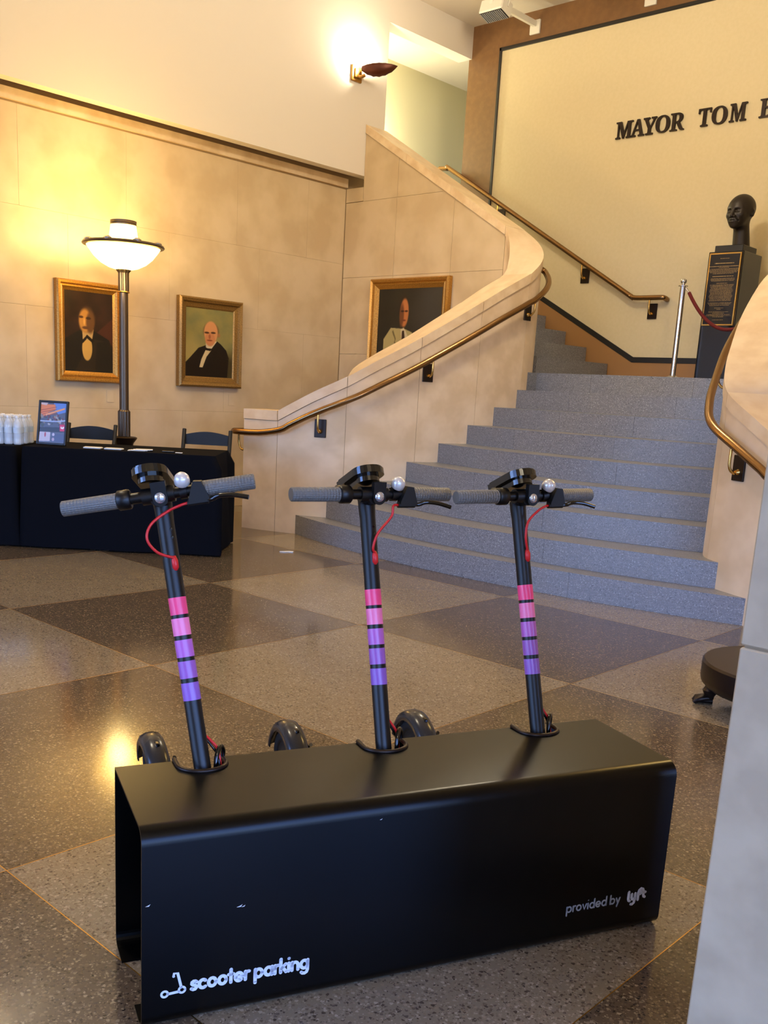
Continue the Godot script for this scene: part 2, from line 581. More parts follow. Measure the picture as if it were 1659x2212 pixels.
func build_walls() -> void:
	# left wall, lower: stone blocks with fine joints
	var wl := structure("wall_left")
	wall_box("backing", Vector3(-8.40, 0, -8.23), Vector3(-8.0915, 3.60, 5.2), M.joint, wl)
	var rows := [0.0, 0.98, 1.83, 2.62, 3.397]
	for r in 4:
		var z := -7.925 - (0.0 if r % 2 == 0 else -0.55)
		if r % 2 == 1:
			stone_block(wl, -8.12, -8.09, rows[r], rows[r + 1], -7.925, z)
		while z < 5.0:
			var zn := minf(z + 1.1 + 0.18 * sin(z * 3.1 + r), 5.0)
			stone_block(wl, -8.12, -8.09, rows[r], rows[r + 1], z, zn)
			z = zn
	# cornice under the plaster wall
	wall_box("cove", Vector3(-8.10, 3.411, -7.925), Vector3(-8.06, 3.50, 5.0), M.stone_pale, wl)
	# left wall, upper: plaster, standing proud, with a passage at its far end
	var wu := structure("wall_left_upper")
	wall_box("plaster", Vector3(-7.95, 3.51, -7.93), Vector3(-7.83, 5.42, 5.0), M.plaster, wu)
	wall_box("plaster", Vector3(-8.40, 3.60, -8.21), Vector3(-8.06, 5.42, 5.0), M.plaster, wu)
	wall_box("plaster", Vector3(-8.06, 4.30, -8.21), Vector3(-7.95, 5.42, 5.0), M.plaster, wu)
	wall_box("plaster", Vector3(-8.06, 3.60, -8.21), Vector3(-7.95, 4.30, -7.925), M.plaster, wu)
	wall_box("plaster", Vector3(-7.95, 3.51, -8.21), Vector3(-7.83, 5.42, -7.93), M.plaster, wu)
	wall_box("header", Vector3(-8.03, 5.08, -9.62), Vector3(-7.83, 5.42, -8.21), M.plaster, wu)
	# passage beyond the opening
	wall_box("wall_passage", Vector3(-9.8, 0, -12.2), Vector3(-9.4, 5.42, -8.0), M.hall)
	wall_box("wall_passage_end", Vector3(-9.4, 0, -12.4), Vector3(-0.5, 5.42, -12.2), M.hall)
	wall_box("wall_passage_near", Vector3(-9.4, 0, -8.21), Vector3(-8.40, 5.42, -8.0), M.hall)
	# back wall: wood surround, tan panel, black trim, skirting following the stair
	var wb := structure("wall_back")
	wall_box("backing", Vector3(-7.87, 0, -9.82), Vector3(-0.70, 5.42, -9.62), M.wood, wb)
	var st := begin()
	prism(st, PackedVector2Array([Vector2(-7.39, 2.845), Vector2(-5.341, 1.74), Vector2(-3.229, 1.74), Vector2(-1.18, 2.845), Vector2(-1.18, 5.09), Vector2(-7.39, 5.09)]), -9.63, -9.614)
	part("tan_panel", done(st), M.tan_panel, wb)
	st = begin()
	box(st, Vector3(-7.405, 3.97, -9.615), Vector3(0.03, 2.31, 0.04), 0.004)
	box(st, Vector3(-4.285, 5.105, -9.615), Vector3(6.27, 0.035, 0.04), 0.004)
	part("black_trim", done(st), M.black_trim, wb)
	st = begin()
	var w := 0.027
	prism(st, PackedVector2Array([Vector2(-7.87, 3.100 - w), Vector2(-5.345, 1.74 - w), Vector2(-3.225, 1.74 - w), Vector2(-0.71, 3.09 - w), Vector2(-0.71, 3.09 + w), Vector2(-3.235, 1.74 + w), Vector2(-5.335, 1.74 + w), Vector2(-7.87, 3.10 + w)]), -9.63, -9.600)
	part("black_trim", done(st), M.black_trim, wb)
	st = begin()
	prism(st, PackedVector2Array([Vector2(-7.87, 1.40), Vector2(-0.71, 1.40), Vector2(-0.71, 3.06), Vector2(-3.225, 1.71), Vector2(-5.345, 1.71), Vector2(-7.87, 3.07)]), -9.63, -9.606)
	part("skirting", done(st), M.skirt, wb)
	# side of the stair hall and the wall right of it
	wall_box("wall_stair_side", Vector3(-0.74, 0, -9.62), Vector3(-0.5, 5.42, -7.94), M.plaster)
	wall_box("wall_back_right", Vector3(-0.74, 0, -7.94), Vector3(3.7, 5.42, -7.70), M.plaster)
	# entrance wall behind the camera, with tall open doorways
	var wf := structure("wall_front")
	var edges := [-8.4, -7.35, -5.35, -5.25, -3.3, -3.2, -1.2, 3.7]
	for k in 4:
		wall_box("pier", Vector3(edges[k * 2], 0, 5.0), Vector3(edges[k * 2 + 1], 3.6, 5.3), M.stone, wf)
	wall_box("lintel", Vector3(-8.4, 3.6, 5.0), Vector3(3.7, 5.42, 5.3), M.plaster, wf)
	var wr := structure("wall_right")
	var ez := [-7.70, -3.6, -1.2, -0.9, 1.5, 1.8, 4.2, 5.0]
	for k in 4:
		wall_box("pier", Vector3(3.4, 0, ez[k * 2]), Vector3(3.7, 3.2, ez[k * 2 + 1]), M.stone, wr)
	wall_box("lintel", Vector3(3.4, 3.2, -7.70), Vector3(3.7, 5.42, 5.0), M.plaster, wr)
	wall_box("ceiling", Vector3(-9.8, 5.42, -12.4), Vector3(3.7, 5.62, 5.3), M.ceiling)

func stone_block(parent: Node, x0: float, x1: float, y0: float, y1: float, z0: float, z1: float) -> void:
	if z1 - z0 < 0.05:
		return
	var g := 0.0007
	var lo := Vector3(x0, y0 + g, z0 + g)
	var hi := Vector3(x1, y1 - g, z1 - g)
	part("stone_block", box_mesh(hi - lo, 0.001), M.stone, parent, Transform3D(Basis.IDENTITY, (lo + hi) * 0.5))

# ------------------------------------------------------------------ stair

func face_x(z: float) -> float:   # stair-side face of the left balustrade
	var f := [Vector2(-6.84, -5.56), Vector2(-6.5, -5.66), Vector2(-6.2, -5.79), Vector2(-5.96, -5.94), Vector2(-5.815, -6.17), Vector2(-5.70, -6.475), Vector2(-5.60, -6.78), Vector2(-5.525, -7.085), Vector2(-5.47, -7.39), Vector2(-5.44, -7.70), Vector2(-5.44, -8.3)]
	for i in range(f.size() - 1):
		if z <= f[i].y and z >= f[i + 1].y:
			return lerpf(f[i].x, f[i + 1].x, (z - f[i].y) / (f[i + 1].y - f[i].y))
	return -6.84 if z > -5.56 else -5.44

func build_stairs() -> void:
	var s := thing("staircase", "grey terrazzo staircase with bowed steps rising to the landing below the bust", "staircase")
	var flat := Transform3D(Basis(Vector3(1, 0, 0), Vector3(0, 0, -1), Vector3(0, 1, 0)), Vector3.ZERO)
	var bulge := [0.30, 0.25, 0.25, 0.25, 0.24, 0.21, 0.18, 0.14, 0.10]
	for k in 9:
		var ze := -5.74 if k == 0 else -5.565 - 0.305 * k
		var zb := maxf(ze - 0.66, -8.3) if k < 8 else -9.588
		var xl := face_x(ze) - 0.006
		var xr := MIRROR - xl
		var step := Node3D.new()
		step.name = "step"
		s.add_child(step, true)
		var cuts := [xl, xl + (xr - xl) * (0.30 + 0.05 * sin(k * 2.3)), xl + (xr - xl) * (0.68 + 0.05 * cos(k * 1.7)), xr]
		for c in 3:
			var poly := PackedVector2Array()
			var a: float = cuts[c] + (0.0009 if c > 0 else 0.0)
			var b: float = cuts[c + 1] - (0.0009 if c < 2 else 0.0)
			for i in 13:
				var x := lerpf(a, b, i / 12.0)
				var u := (x - (xl + xr) * 0.5) / ((xr - xl) * 0.5)
				poly.append(Vector2(x, -(ze + bulge[k] * (1.0 - u * u))))
			if c == 2:
				for i in range(1, 6):
					var z := lerpf(ze, maxf(zb, -7.8), i / 5.0)
					poly.append(Vector2(MIRROR - face_x(z) + 0.006, -z))
				if k == 8:
					poly.append(Vector2(-3.12, 8.24)); poly.append(Vector2(-2.87, 8.24)); poly.append(Vector2(-2.87, 9.588))
			if c < 2:
				poly.append(Vector2(b, -zb))
			if c > 0:
				poly.append(Vector2(a, -zb))
			if c == 0:
				if k == 8:
					poly.append(Vector2(-5.70, -zb)); poly.append(Vector2(-5.70, 8.24)); poly.append(Vector2(-5.45, 8.24))
				for i in range(5, 0, -1):
					var z := lerpf(ze, maxf(zb, -7.8), i / 5.0)
					poly.append(Vector2(face_x(z) - 0.006, -z))
			var st := begin()
			prism(st, poly, RISE * k + 0.0005, RISE * (k + 1), flat)
			part("slab", done(st), M.terrazzo_step, step)
	# upper flights along the back wall, both ways
	for side in 2:
		var up := thing("upper_stair_flight", ["grey terrazzo upper flight climbing along the back wall behind the balustrade above the small portrait", "grey terrazzo upper flight climbing behind the bust side balustrade"][side], "staircase")
		for j in 11:
			var xa := -5.62 - 0.283 * j
			var xb := xa - 0.50 if j < 10 else -9.38
			var lo := Vector3(xb, 1.521 + RISE * j - 0.05, -9.588)
			var hi := Vector3(xa, 1.521 + RISE * (j + 1), -8.235)
			if side == 1:
				if j > 7:
					continue
				var t := lo.x
				lo.x = MIRROR - hi.x
				hi.x = minf(MIRROR - t, -0.745)
			part("step", box_mesh(hi - lo), M.terrazzo_step, up, Transform3D(Basis.IDENTITY, (lo + hi) * 0.5))

func balustrade_line() -> Array:   # (x, coping top, z) along the stair-side face, newel to the turn
	var ctrl := [Vector3(-6.5, 1.06, -5.66), Vector3(-6.2, 1.235, -5.79), Vector3(-5.95, 1.38, -5.946), Vector3(-5.815, 1.53, -6.17), Vector3(-5.70, 1.70, -6.475), Vector3(-5.60, 1.88, -6.78), Vector3(-5.525, 2.055, -7.085), Vector3(-5.47, 2.225, -7.39), Vector3(-5.44, 2.40, -7.75)]
	var out := smooth_path(ctrl, 4)
	for i in range(1, 13):
		var a := PI * 0.5 * i / 12.0
		out.append(Vector3(-5.89 + 0.45 * cos(a), lerpf(2.40, 2.874, (0.03 + 0.9 * a * 0.45) / 0.67), -7.78 - 0.45 * sin(a)))
	return out

func build_balustrade(mirror: bool) -> void:
	var b := thing("stone_balustrade", ["cream stone balustrade curving up the stair in front of the white jacket portrait", "cream stone balustrade curving up beside the bust, partly behind the grey pillar"][1 if mirror else 0], "balustrade")
	var line := balustrade_line()
	line.push_front(Vector3(-6.5, 1.06, -5.66))
	line.push_front(Vector3(-6.67, 1.06, -5.60))
	line.push_front(Vector3(-6.84, 1.06, -5.56))
	var n := line.size()
	var outer := []; var inner := []
	for i in n:
		var d: Vector3 = line[mini(i + 1, n - 1)] - line[maxi(i - 1, 0)]
		var dd := Vector2(d.x, d.z).normalized()
		if i == n - 1:
			dd = Vector2(-1, 0)
		var p := Vector2(line[i].x, line[i].z)
		outer.append(p)
		inner.append(p + Vector2(dd.y, -dd.x) * 0.30)
	# joints: newel block, four straight-ish lengths, the turn
	var cuts := [0, 2, 3 + 8, 3 + 17, 3 + 25, 3 + 32, n - 1]
	for k in range(cuts.size() - 1):
		var i0: int = cuts[k]
		var i1: int = cuts[k + 1]
		if k == 1:
			i0 = 3
		var po := []; var pi := []; var yb := []; var yt := []; var yc := []; var co := []; var ci := []; var ycb := []
		for i in range(i0, i1 + 1):
			var o: Vector2 = outer[i]
			var q: Vector2 = inner[i]
			if i == i0 and k > 0:
				o = o.lerp(outer[i + 1], 0.02); q = q.lerp(inner[i + 1], 0.02)
			if i == i1 and k < cuts.size() - 2:
				o = o.lerp(outer[i - 1], 0.02); q = q.lerp(inner[i - 1], 0.02)
			var nn := (o - q).normalized()
			po.append(mir(o, mirror)); pi.append(mir(q, mirror))
			yb.append(0.0); yt.append(line[i].y - 0.09)
			var co_o: Vector2 = o
			var co_q: Vector2 = q
			if i == i0 and k > 0:
				co_o = o + (outer[i + 1] - o).normalized() * 0.002; co_q = q + (inner[i + 1] - q).normalized() * 0.002
			co.append(mir(co_o + nn * 0.010, mirror)); ci.append(mir(co_q - nn * 0.010, mirror))
			ycb.append(line[i].y - 0.085); yc.append(line[i].y)
		var st := begin()
		curved_wall(st, po, pi, yb, yt)
		part("stone_panel", done(st), M.stone_pale, b)
		st = begin()
		curved_wall(st, co, ci, ycb, yc)
		part("coping", done(st), M.coping, b)
	# recessed bed joint below the coping and a dark core inside the vertical joints
	var st2 := begin()
	var oo := []; var ii := []; var y0 := []; var y1 := []
	for i in n:
		if i == 2:
			continue
		var nn: Vector2 = (outer[i] - inner[i]).normalized()
		oo.append(mir(outer[i] - nn * 0.006, mirror)); ii.append(mir(inner[i] + nn * 0.006, mirror))
		y0.append(0.0); y1.append(line[i].y - 0.012)
	curved_wall(st2, oo, ii, y0, y1)
	part("mortar_core", done(st2), M.joint, b)
	# wall below the upper flight: stone blocks cut by the rake, with coping
	var cols := [-8.085, -7.33, -6.55, -5.893]
	var rws := [0.0, 0.83, 1.66, 2.475, 3.255, 4.3]
	for c in 3:
		for r in 5:
			var xa: float = cols[c] + 0.0015
			var xb: float = cols[c + 1] - 0.0015
			var ya: float = rws[r] + 0.0015
			var yb2: float = rws[r + 1] - 0.0015
			if c == 0 and (r == 4 or mirror):
				xa = -7.826
			var poly := PackedVector2Array()
			var rect := PackedVector2Array([Vector2(xa, ya), Vector2(xb, ya), Vector2(xb, yb2), Vector2(xa, yb2)])
			var under := PackedVector2Array([Vector2(-9, -1), Vector2(-5, -1), Vector2(-5, rake(-5.0) - 0.09), Vector2(-9, rake(-9.0) - 0.09)])
			var cut := Geometry2D.intersect_polygons(rect, under)
			if cut.size() == 0:
				continue
			poly = cut[0]
			if mirror:
				for i in poly.size():
					poly[i] = Vector2(MIRROR - poly[i].x, poly[i].y)
			var st := begin()
			prism(st, poly, -8.228, -7.93)
			part("stone_block", done(st), M.stone, b)
	if not mirror:
		var fill := begin()
		box(fill, Vector3(-7.958, 3.33, -8.079), Vector3(0.255, 0.14, 0.298))
		part("stone_block", done(fill), M.stone, b)
	var cx := [-5.893, -6.60, -7.22, -7.826]
	for c in 3:
		var xa: float = cx[c] - 0.001
		var xb: float = cx[c + 1] + 0.001
		var st := begin()
		curved_wall(st, [mir(Vector2(xa, -8.24), mirror), mir(Vector2(xb, -8.24), mirror)], [mir(Vector2(xa, -7.92), mirror), mir(Vector2(xb, -7.92), mirror)], [rake(xa) - 0.085, rake(xb) - 0.085], [rake(xa), rake(xb)])
		part("coping", done(st), M.coping, b)
	var st3 := begin()
	var core := PackedVector2Array([Vector2(-7.82, 0), Vector2(-5.9, 0), Vector2(-5.9, rake(-5.9) - 0.04), Vector2(-7.82, rake(-7.82) - 0.04)])
	if mirror:
		for i in core.size():
			core[i] = Vector2(MIRROR - core[i].x, core[i].y)
	prism(st3, core, -8.222, -7.936)
	part("mortar_core", done(st3), M.joint, b)

func rake(x: float) -> float:
	return 2.904 + 0.5915 * (-5.94 - x)

func mir(p: Vector2, mirror: bool) -> Vector2:
	return Vector2(MIRROR - p.x, p.y) if mirror else p

func rail_bracket(parent: Node, at: Vector3, out: Vector3, rail_y: float, reach: float) -> void:
	var side := Vector3.UP.cross(out).normalized()
	var xf := Transform3D(Basis(side, Vector3.UP, out), at)
	var st := begin()
	box(st, Vector3(0, -0.03, 0.006), Vector3(0.105, 0.155, 0.012), 0.003, xf)
	var plate := part("bracket_plate", done(st), M.dark_bronze, parent)
	st = begin()
	var top := rail_y - at.y
	tube(st, smooth_path([xf * Vector3(0, -0.055, 0.01), xf * Vector3(0, -0.06, reach * 0.55), xf * Vector3(0, -0.02, reach), xf * Vector3(0, top, reach)], 6), 0.0095, 10)
	tube(st, [xf * Vector3(0, -0.055, 0.006), xf * Vector3(0, -0.055, 0.03)], [0.022, 0.013], 12)
	part("bracket_arm", done(st), M.brass, plate)

func build_handrails() -> void:
	for k in 2:
		var mirror := k == 1
		var h := thing("handrail", ["bronze handrail along the curved balustrade in front of the white jacket portrait", "bronze handrail on the curved balustrade beside the bust"][k], "handrail")
		var line := balustrade_line()
		var path := []
		for p in [Vector3(-6.86, 0.86, -5.72), Vector3(-6.915, 0.86, -5.64), Vector3(-6.92, 0.86, -5.54), Vector3(-6.86, 0.86, -5.485), Vector3(-6.62, 0.865, -5.55)]:
			path.append(Vector3(MIRROR - p.x, p.y, p.z) if mirror else p)
		var last := line.size() - 4
		var at := []
		for i in range(1, last):
			var d: Vector3 = line[i + 1] - line[i - 1]
			var nrm := Vector3(-d.z, 0, d.x).normalized()
			if i > 30:
				nrm = Vector3(line[i].x + 5.89, 0, line[i].z + 7.78).normalized() if i > 32 else nrm
			var drop := lerpf(0.190, 0.235, clampf(i / 30.0, 0, 1))
			var q: Vector3 = line[i] + nrm * 0.078 + Vector3(0, -drop, 0)
			at.append([line[i], nrm, q])
			path.append(Vector3(MIRROR - q.x, q.y, q.z) if mirror else q)
		var e: Array = at[-1]
		var endp: Vector3 = e[0] + e[1] * 0.0 + Vector3(0, -0.20, 0)
		path.append(Vector3(MIRROR - endp.x, endp.y, endp.z) if mirror else endp)
		var st := begin()
		tube(st, smooth_path(path, 3), 0.027, 14)
		part("rail", done(st), M.rail_bronze, h)
		for i in [4, 17, 31]:
			var a: Array = at[i]
			var base: Vector3 = a[0] + Vector3(0, -0.31, 0)
			var nn: Vector3 = a[1]
			if mirror:
				base.x = MIRROR - base.x
				nn.x = -nn.x
			rail_bracket(h, base, nn, a[2].y - 0.01, 0.078)
		st = begin()
		var hook := [Vector3(-6.842, 0.70, -5.60), Vector3(-6.90, 0.70, -5.585), Vector3(-6.925, 0.76, -5.575), Vector3(-6.92, 0.845, -5.57)]
		for i in hook.size():
			if mirror:
				hook[i].x = MIRROR - hook[i].x
		tube(st, smooth_path(hook, 5), 0.0095, 10)
		part("bracket_arm", done(st), M.brass, h)
	var w := thing("handrail", "bronze handrail on the tan wall rising above the upper stair flight", "handrail")
	var st := begin()
	var zr := -9.525
	tube(st, smooth_path([Vector3(-5.02, 2.345, -9.61), Vector3(-5.015, 2.355, zr - 0.02), Vector3(-5.06, 2.36, zr), Vector3(-5.33, 2.362, zr), Vector3(-5.40, 2.385, zr), Vector3(-5.48, 2.43, zr), Vector3(-6.8, 3.205, zr), Vector3(-7.93, 3.868, zr), Vector3(-8.0, 3.90, zr), Vector3(-8.14, 3.915, zr)], 5), 0.026, 14)
	part("rail", done(st), M.rail_bronze, w)
	for x in [-5.17, -6.02, -7.22]:
		var ry: float = 2.362 if x > -5.3 else 2.43 + (-5.48 - x) * 0.587
		rail_bracket(w, Vector3(x, ry - 0.10, -9.612), Vector3(0, 0, 1), ry - 0.01, 0.087)

# ------------------------------------------------------------------ scooter rack

const SLOTS := [0.187, 0.637, 1.074]

func build_bench() -> void:
	var b := thing("scooter_rack", "long black bent-steel scooter rack with white lettering on its front", "bike rack")
	b.position = BENCH
	var th := 0.005
	# front sheet: inward foot, face, rounded shoulder, top up to the notches
	var st := begin()
	var sect := Basis(BN, Vector3.UP, BD)
	var outer := PackedVector2Array()
	var inner := PackedVector2Array()
	outer.append(Vector2(0.085, 0.0))
	inner.append(Vector2(0.085, th))
	for i in 9:
		var a := deg_to_rad(270.0 - 90.0 * i / 8.0)
		outer.append(Vector2(0.03 + 0.03 * cos(a), 0.03 + 0.03 * sin(a)))
		inner.append(Vector2(0.03 + (0.03 - th) * cos(a), 0.03 + (0.03 - th) * sin(a)))
	for i in 15:
		var a := deg_to_rad(180.0 - 90.0 * i / 14.0)
		outer.append(Vector2(0.034 + 0.034 * cos(a), BH - 0.034 + 0.034 * sin(a)))
		inner.append(Vector2(0.034 + (0.034 - th) * cos(a), BH - 0.034 + (0.034 - th) * sin(a)))
	outer.append(Vector2(0.235, BH))
	inner.append(Vector2(0.235, BH - th))
	var r0 := []; var r1 := []; var q0 := []; var q1 := []
	for i in outer.size():
		r0.append(sect * Vector3(outer[i].x, outer[i].y, 0)); r1.append(sect * Vector3(outer[i].x, outer[i].y, BL))
		q0.append(sect * Vector3(inner[i].x, inner[i].y, 0)); q1.append(sect * Vector3(inner[i].x, inner[i].y, BL))
	grid(st, [r0, r1], false, (q0[1] + q1[1]) * 0.5 + Vector3(0, 0.01, 0), 1)
	grid(st, [q0, q1], false, (r0[1] + r1[1]) * 0.5 - Vector3(0, 0.01, 0), 2)
	grid(st, [r0, q0], false, r0[3] + BD * 0.1, 3)
	grid(st, [r1, q1], false, r1[3] - BD * 0.1, 4)
	grid(st, [[r0[0], q0[0]], [r1[0], q1[0]]], false, r0[0] - BN * 0.1, 5)
	# top behind the shoulder, with a round-ended notch for each scooter
	var top := PackedVector2Array([Vector2(0, 0.235), Vector2(BL, 0.235), Vector2(BL, BW)])
	for k in [2, 1, 0]:
		var s: float = SLOTS[k]
		top.append(Vector2(s + 0.055, BW))
		for i in 13:
			var a := deg_to_rad(0.0 - 180.0 * i / 12.0)
			top.append(Vector2(s + 0.055 * cos(a), 0.300 + 0.045 * sin(a)))
		top.append(Vector2(s - 0.055, BW))
	top.append(Vector2(0, BW))
	prism(st, top, BH - th, BH, Transform3D(Basis(BD, BN, Vector3.UP), Vector3.ZERO))
	part("shell", done(st), M.bench, b)
	# back sheet, slit below each notch
	var edges := [0.0, SLOTS[0] - 0.055, SLOTS[0] + 0.055, SLOTS[1] - 0.055, SLOTS[1] + 0.055, SLOTS[2] - 0.055, SLOTS[2] + 0.055, BL]
	for k in 4:
		var pr := PackedVector2Array()
		pr.append(Vector2(BW, BH - th))
		for i in 7:
			var a := deg_to_rad(0.0 - 90.0 * i / 6.0)
			pr.append(Vector2(BW - 0.03 + 0.03 * cos(a), 0.03 + 0.03 * sin(a)))
		pr.append(Vector2(BW - 0.085, 0.0))
		pr.append(Vector2(BW - 0.085, th))
		for i in 7:
			var a := deg_to_rad(-90.0 + 90.0 * i / 6.0)
			pr.append(Vector2(BW - 0.03 + (0.03 - th) * cos(a), 0.03 + (0.03 - th) * sin(a)))
		pr.append(Vector2(BW - th, BH - th))
		st = begin()
		prism(st, pr, edges[k * 2], edges[k * 2 + 1], Transform3D(sect, Vector3.ZERO))
		part("back_panel", done(st), M.bench, b)
	for k in 3:
		var s: float = SLOTS[k]
		var path := [BD * (s + 0.055) + BN * (BW + 0.002) + Vector3(0, BH + 0.002, 0)]
		for i in 13:
			var a := deg_to_rad(0.0 - 180.0 * i / 12.0)
			path.append(BD * (s + 0.055 * cos(a)) + BN * (0.300 + 0.045 * sin(a)) + Vector3(0, BH + 0.002, 0))
		path.append(BD * (s - 0.055) + BN * (BW + 0.002) + Vector3(0, BH + 0.004, 0))
		st = begin()
		tube(st, path, 0.0055, 8)
		part("notch_edging", done(st), M.dark_bronze, b)
		st = begin()
		tube(st, smooth_path([BD * (s + 0.030) + BN * 0.292 + Vector3(0, BH - 0.01, 0), BD * (s + 0.034) + BN * 0.300 + Vector3(0, BH + 0.018, 0), BD * (s + 0.046) + BN * 0.315 + Vector3(0, BH + 0.034, 0), BD * (s + 0.055) + BN * 0.325 + Vector3(0, BH + 0.018, 0), BD * (s + 0.053) + BN * 0.325 + Vector3(0, BH - 0.005, 0)], 6), 0.0055, 8)
		part("lock_loop", done(st), M.black_gloss, b)
	# lettering and marks on the face
	var plate := Transform3D(Basis(BD, Vector3.UP, -BN), Vector3.ZERO)
	st = begin()
	write_strokes(st, "scooter parking", 0.097, 0.352, 0.071, 0.0245, 0.30, plate)
	part("lettering", done(st), M.lettering, b)
	st = begin()
	scooter_icon(st, plate)
	part("scooter_icon", done(st), M.lettering, b)
	st = begin()
	write_strokes(st, "provided by", 1.000, 1.158, 0.0835, 0.0185, 0.20, plate)
	part("lettering", done(st), M.lettering_dim, b)
	st = begin()
	logo_strokes(st, 1.178, 0.083, 0.0205, plate)
	part("logo", done(st), M.lettering, b)
	st = begin()
	for c in [Vector3(0.012, 0.277, 0.005), Vector3(0.196, 0.2445, 0.006), Vector3(0.204, 0.243, 0.004), Vector3(0.5, BH - 0.04, 0.003)]:
		prism(st, PackedVector2Array([Vector2(c.x - c.z, c.y - c.z * 0.3), Vector2(c.x + c.z * 0.4, c.y - c.z * 0.35), Vector2(c.x + c.z, c.y + c.z * 0.5), Vector2(c.x + c.z * 0.2, c.y + c.z * 0.1)]), 0.0002, 0.0008, plate)
	part("paint_chips", done(st), M.lettering, b)

func circle2(c: Vector2, r: float, a0: float, a1: float, n := 18) -> Array:
	var out := []
	for i in n + 1:
		var a := deg_to_rad(lerpf(a0, a1, float(i) / n))
		out.append(c + Vector2(cos(a), sin(a)) * r)
	return out

func glyph(ch: String) -> Array:   # [advance, strokes...] in units of the x-height
	var o := circle2(Vector2(0.5, 0.5), 0.37, 0, 360, 24)
	match ch:
		"o": return [1.06, o]
		"c": return [0.95, circle2(Vector2(0.5, 0.5), 0.37, 48, 312)]
		"e": return [1.05, circle2(Vector2(0.5, 0.5), 0.37, 0, 312, 22), [Vector2(0.87, 0.48), Vector2(0.16, 0.48)]]
		"s": return [0.80, [Vector2(0.66, 0.78), Vector2(0.52, 0.87), Vector2(0.34, 0.88), Vector2(0.19, 0.80), Vector2(0.17, 0.66), Vector2(0.29, 0.56), Vector2(0.47, 0.49), Vector2(0.61, 0.40), Vector2(0.63, 0.25), Vector2(0.50, 0.14), Vector2(0.32, 0.12), Vector2(0.13, 0.22)]]
		"t": return [0.64, [Vector2(0.31, 1.34), Vector2(0.31, 0.13)], [Vector2(0.06, 0.88), Vector2(0.57, 0.88)]]
		"r": return [0.62, [Vector2(0.14, 0.9), Vector2(0.14, 0.12)], [Vector2(0.14, 0.52), Vector2(0.20, 0.75), Vector2(0.34, 0.86), Vector2(0.53, 0.86)]]
		"p": return [1.06, o, [Vector2(0.14, 0.9), Vector2(0.14, -0.36)]]
		"a": return [1.06, o, [Vector2(0.87, 0.9), Vector2(0.87, 0.12)]]
		"k": return [0.86, [Vector2(0.14, 1.4), Vector2(0.14, 0.12)], [Vector2(0.68, 0.88), Vector2(0.2, 0.46)], [Vector2(0.36, 0.6), Vector2(0.72, 0.12)]]
		"i": return [0.38, [Vector2(0.15, 0.9), Vector2(0.15, 0.12)], [Vector2(0.15, 1.33), Vector2(0.15, 1.34)]]
		"n":
			var arch := circle2(Vector2(0.46, 0.53), 0.33, 180, 0, 12)
			arch.append(Vector2(0.79, 0.12))
			return [0.98, [Vector2(0.14, 0.9), Vector2(0.14, 0.12)], arch]
		"g": return [1.06, o, [Vector2(0.87, 0.9), Vector2(0.87, -0.08), Vector2(0.78, -0.28), Vector2(0.56, -0.37), Vector2(0.34, -0.34), Vector2(0.19, -0.22)]]
		"v": return [0.86, [Vector2(0.10, 0.88), Vector2(0.42, 0.13), Vector2(0.74, 0.88)]]
		"d": return [1.06, o, [Vector2(0.87, 1.4), Vector2(0.87, 0.12)]]
		"b": return [1.06, o, [Vector2(0.14, 1.4), Vector2(0.14, 0.12)]]
		"y": return [0.86, [Vector2(0.10, 0.88), Vector2(0.42, 0.16)], [Vector2(0.74, 0.88), Vector2(0.28, -0.36)]]
	return [0.42]

func write_strokes(st: SurfaceTool, text: String, x0: float, x1: float, base: float, xh: float, weight: float, xf: Transform3D) -> void:
	var total := 0.0
	for ch in text:
		total += glyph(ch)[0]
	var sx := (x1 - x0) / total
	var pen := x0
	for ch in text:
		var g := glyph(ch)
		for i in range(1, g.size()):
			var pts := []
			for p in g[i]:
				pts.append(Vector2(pen + p.x * sx, base + p.y * xh))
			stroke(st, pts, weight * xh, xf)
		pen += g[0] * sx

func stroke(st: SurfaceTool, pts: Array, w: float, xf: Transform3D, z := 0.0008) -> void:
	var h := w * 0.5
	var left := []; var right := []
	for i in pts.size():
		var d: Vector2 = (pts[mini(i + 1, pts.size() - 1)] - pts[maxi(i - 1, 0)]).normalized()
		var n := Vector2(-d.y, d.x) * h
		left.append(pts[i] + n)
		right.append(pts[i] - n)
	for i in range(pts.size() - 1):
		face(st, [xf * Vector3(left[i].x, left[i].y, z), xf * Vector3(left[i + 1].x, left[i + 1].y, z), xf * Vector3(right[i + 1].x, right[i + 1].y, z), xf * Vector3(right[i].x, right[i].y, z)], xf.basis.z)
		face(st, [xf * Vector3(left[i].x, left[i].y, z), xf * Vector3(left[i + 1].x, left[i + 1].y, z), xf * Vector3(left[i + 1].x, left[i + 1].y, 0), xf * Vector3(left[i].x, left[i].y, 0)], xf.basis * Vector3(left[i].x - right[i].x, left[i].y - right[i].y, 0))
		face(st, [xf * Vector3(right[i].x, right[i].y, z), xf * Vector3(right[i + 1].x, right[i + 1].y, z), xf * Vector3(right[i + 1].x, right[i + 1].y, 0), xf * Vector3(right[i].x, right[i].y, 0)], xf.basis * Vector3(right[i].x - left[i].x, right[i].y - left[i].y, 0))
	for p in [pts[0], pts[-1]]:
		var ring := []
		for j in 10:
			ring.append(xf * Vector3(p.x + cos(TAU * j / 10.0) * h, p.y + sin(TAU * j / 10.0) * h, z))
		face(st, ring, xf.basis.z)

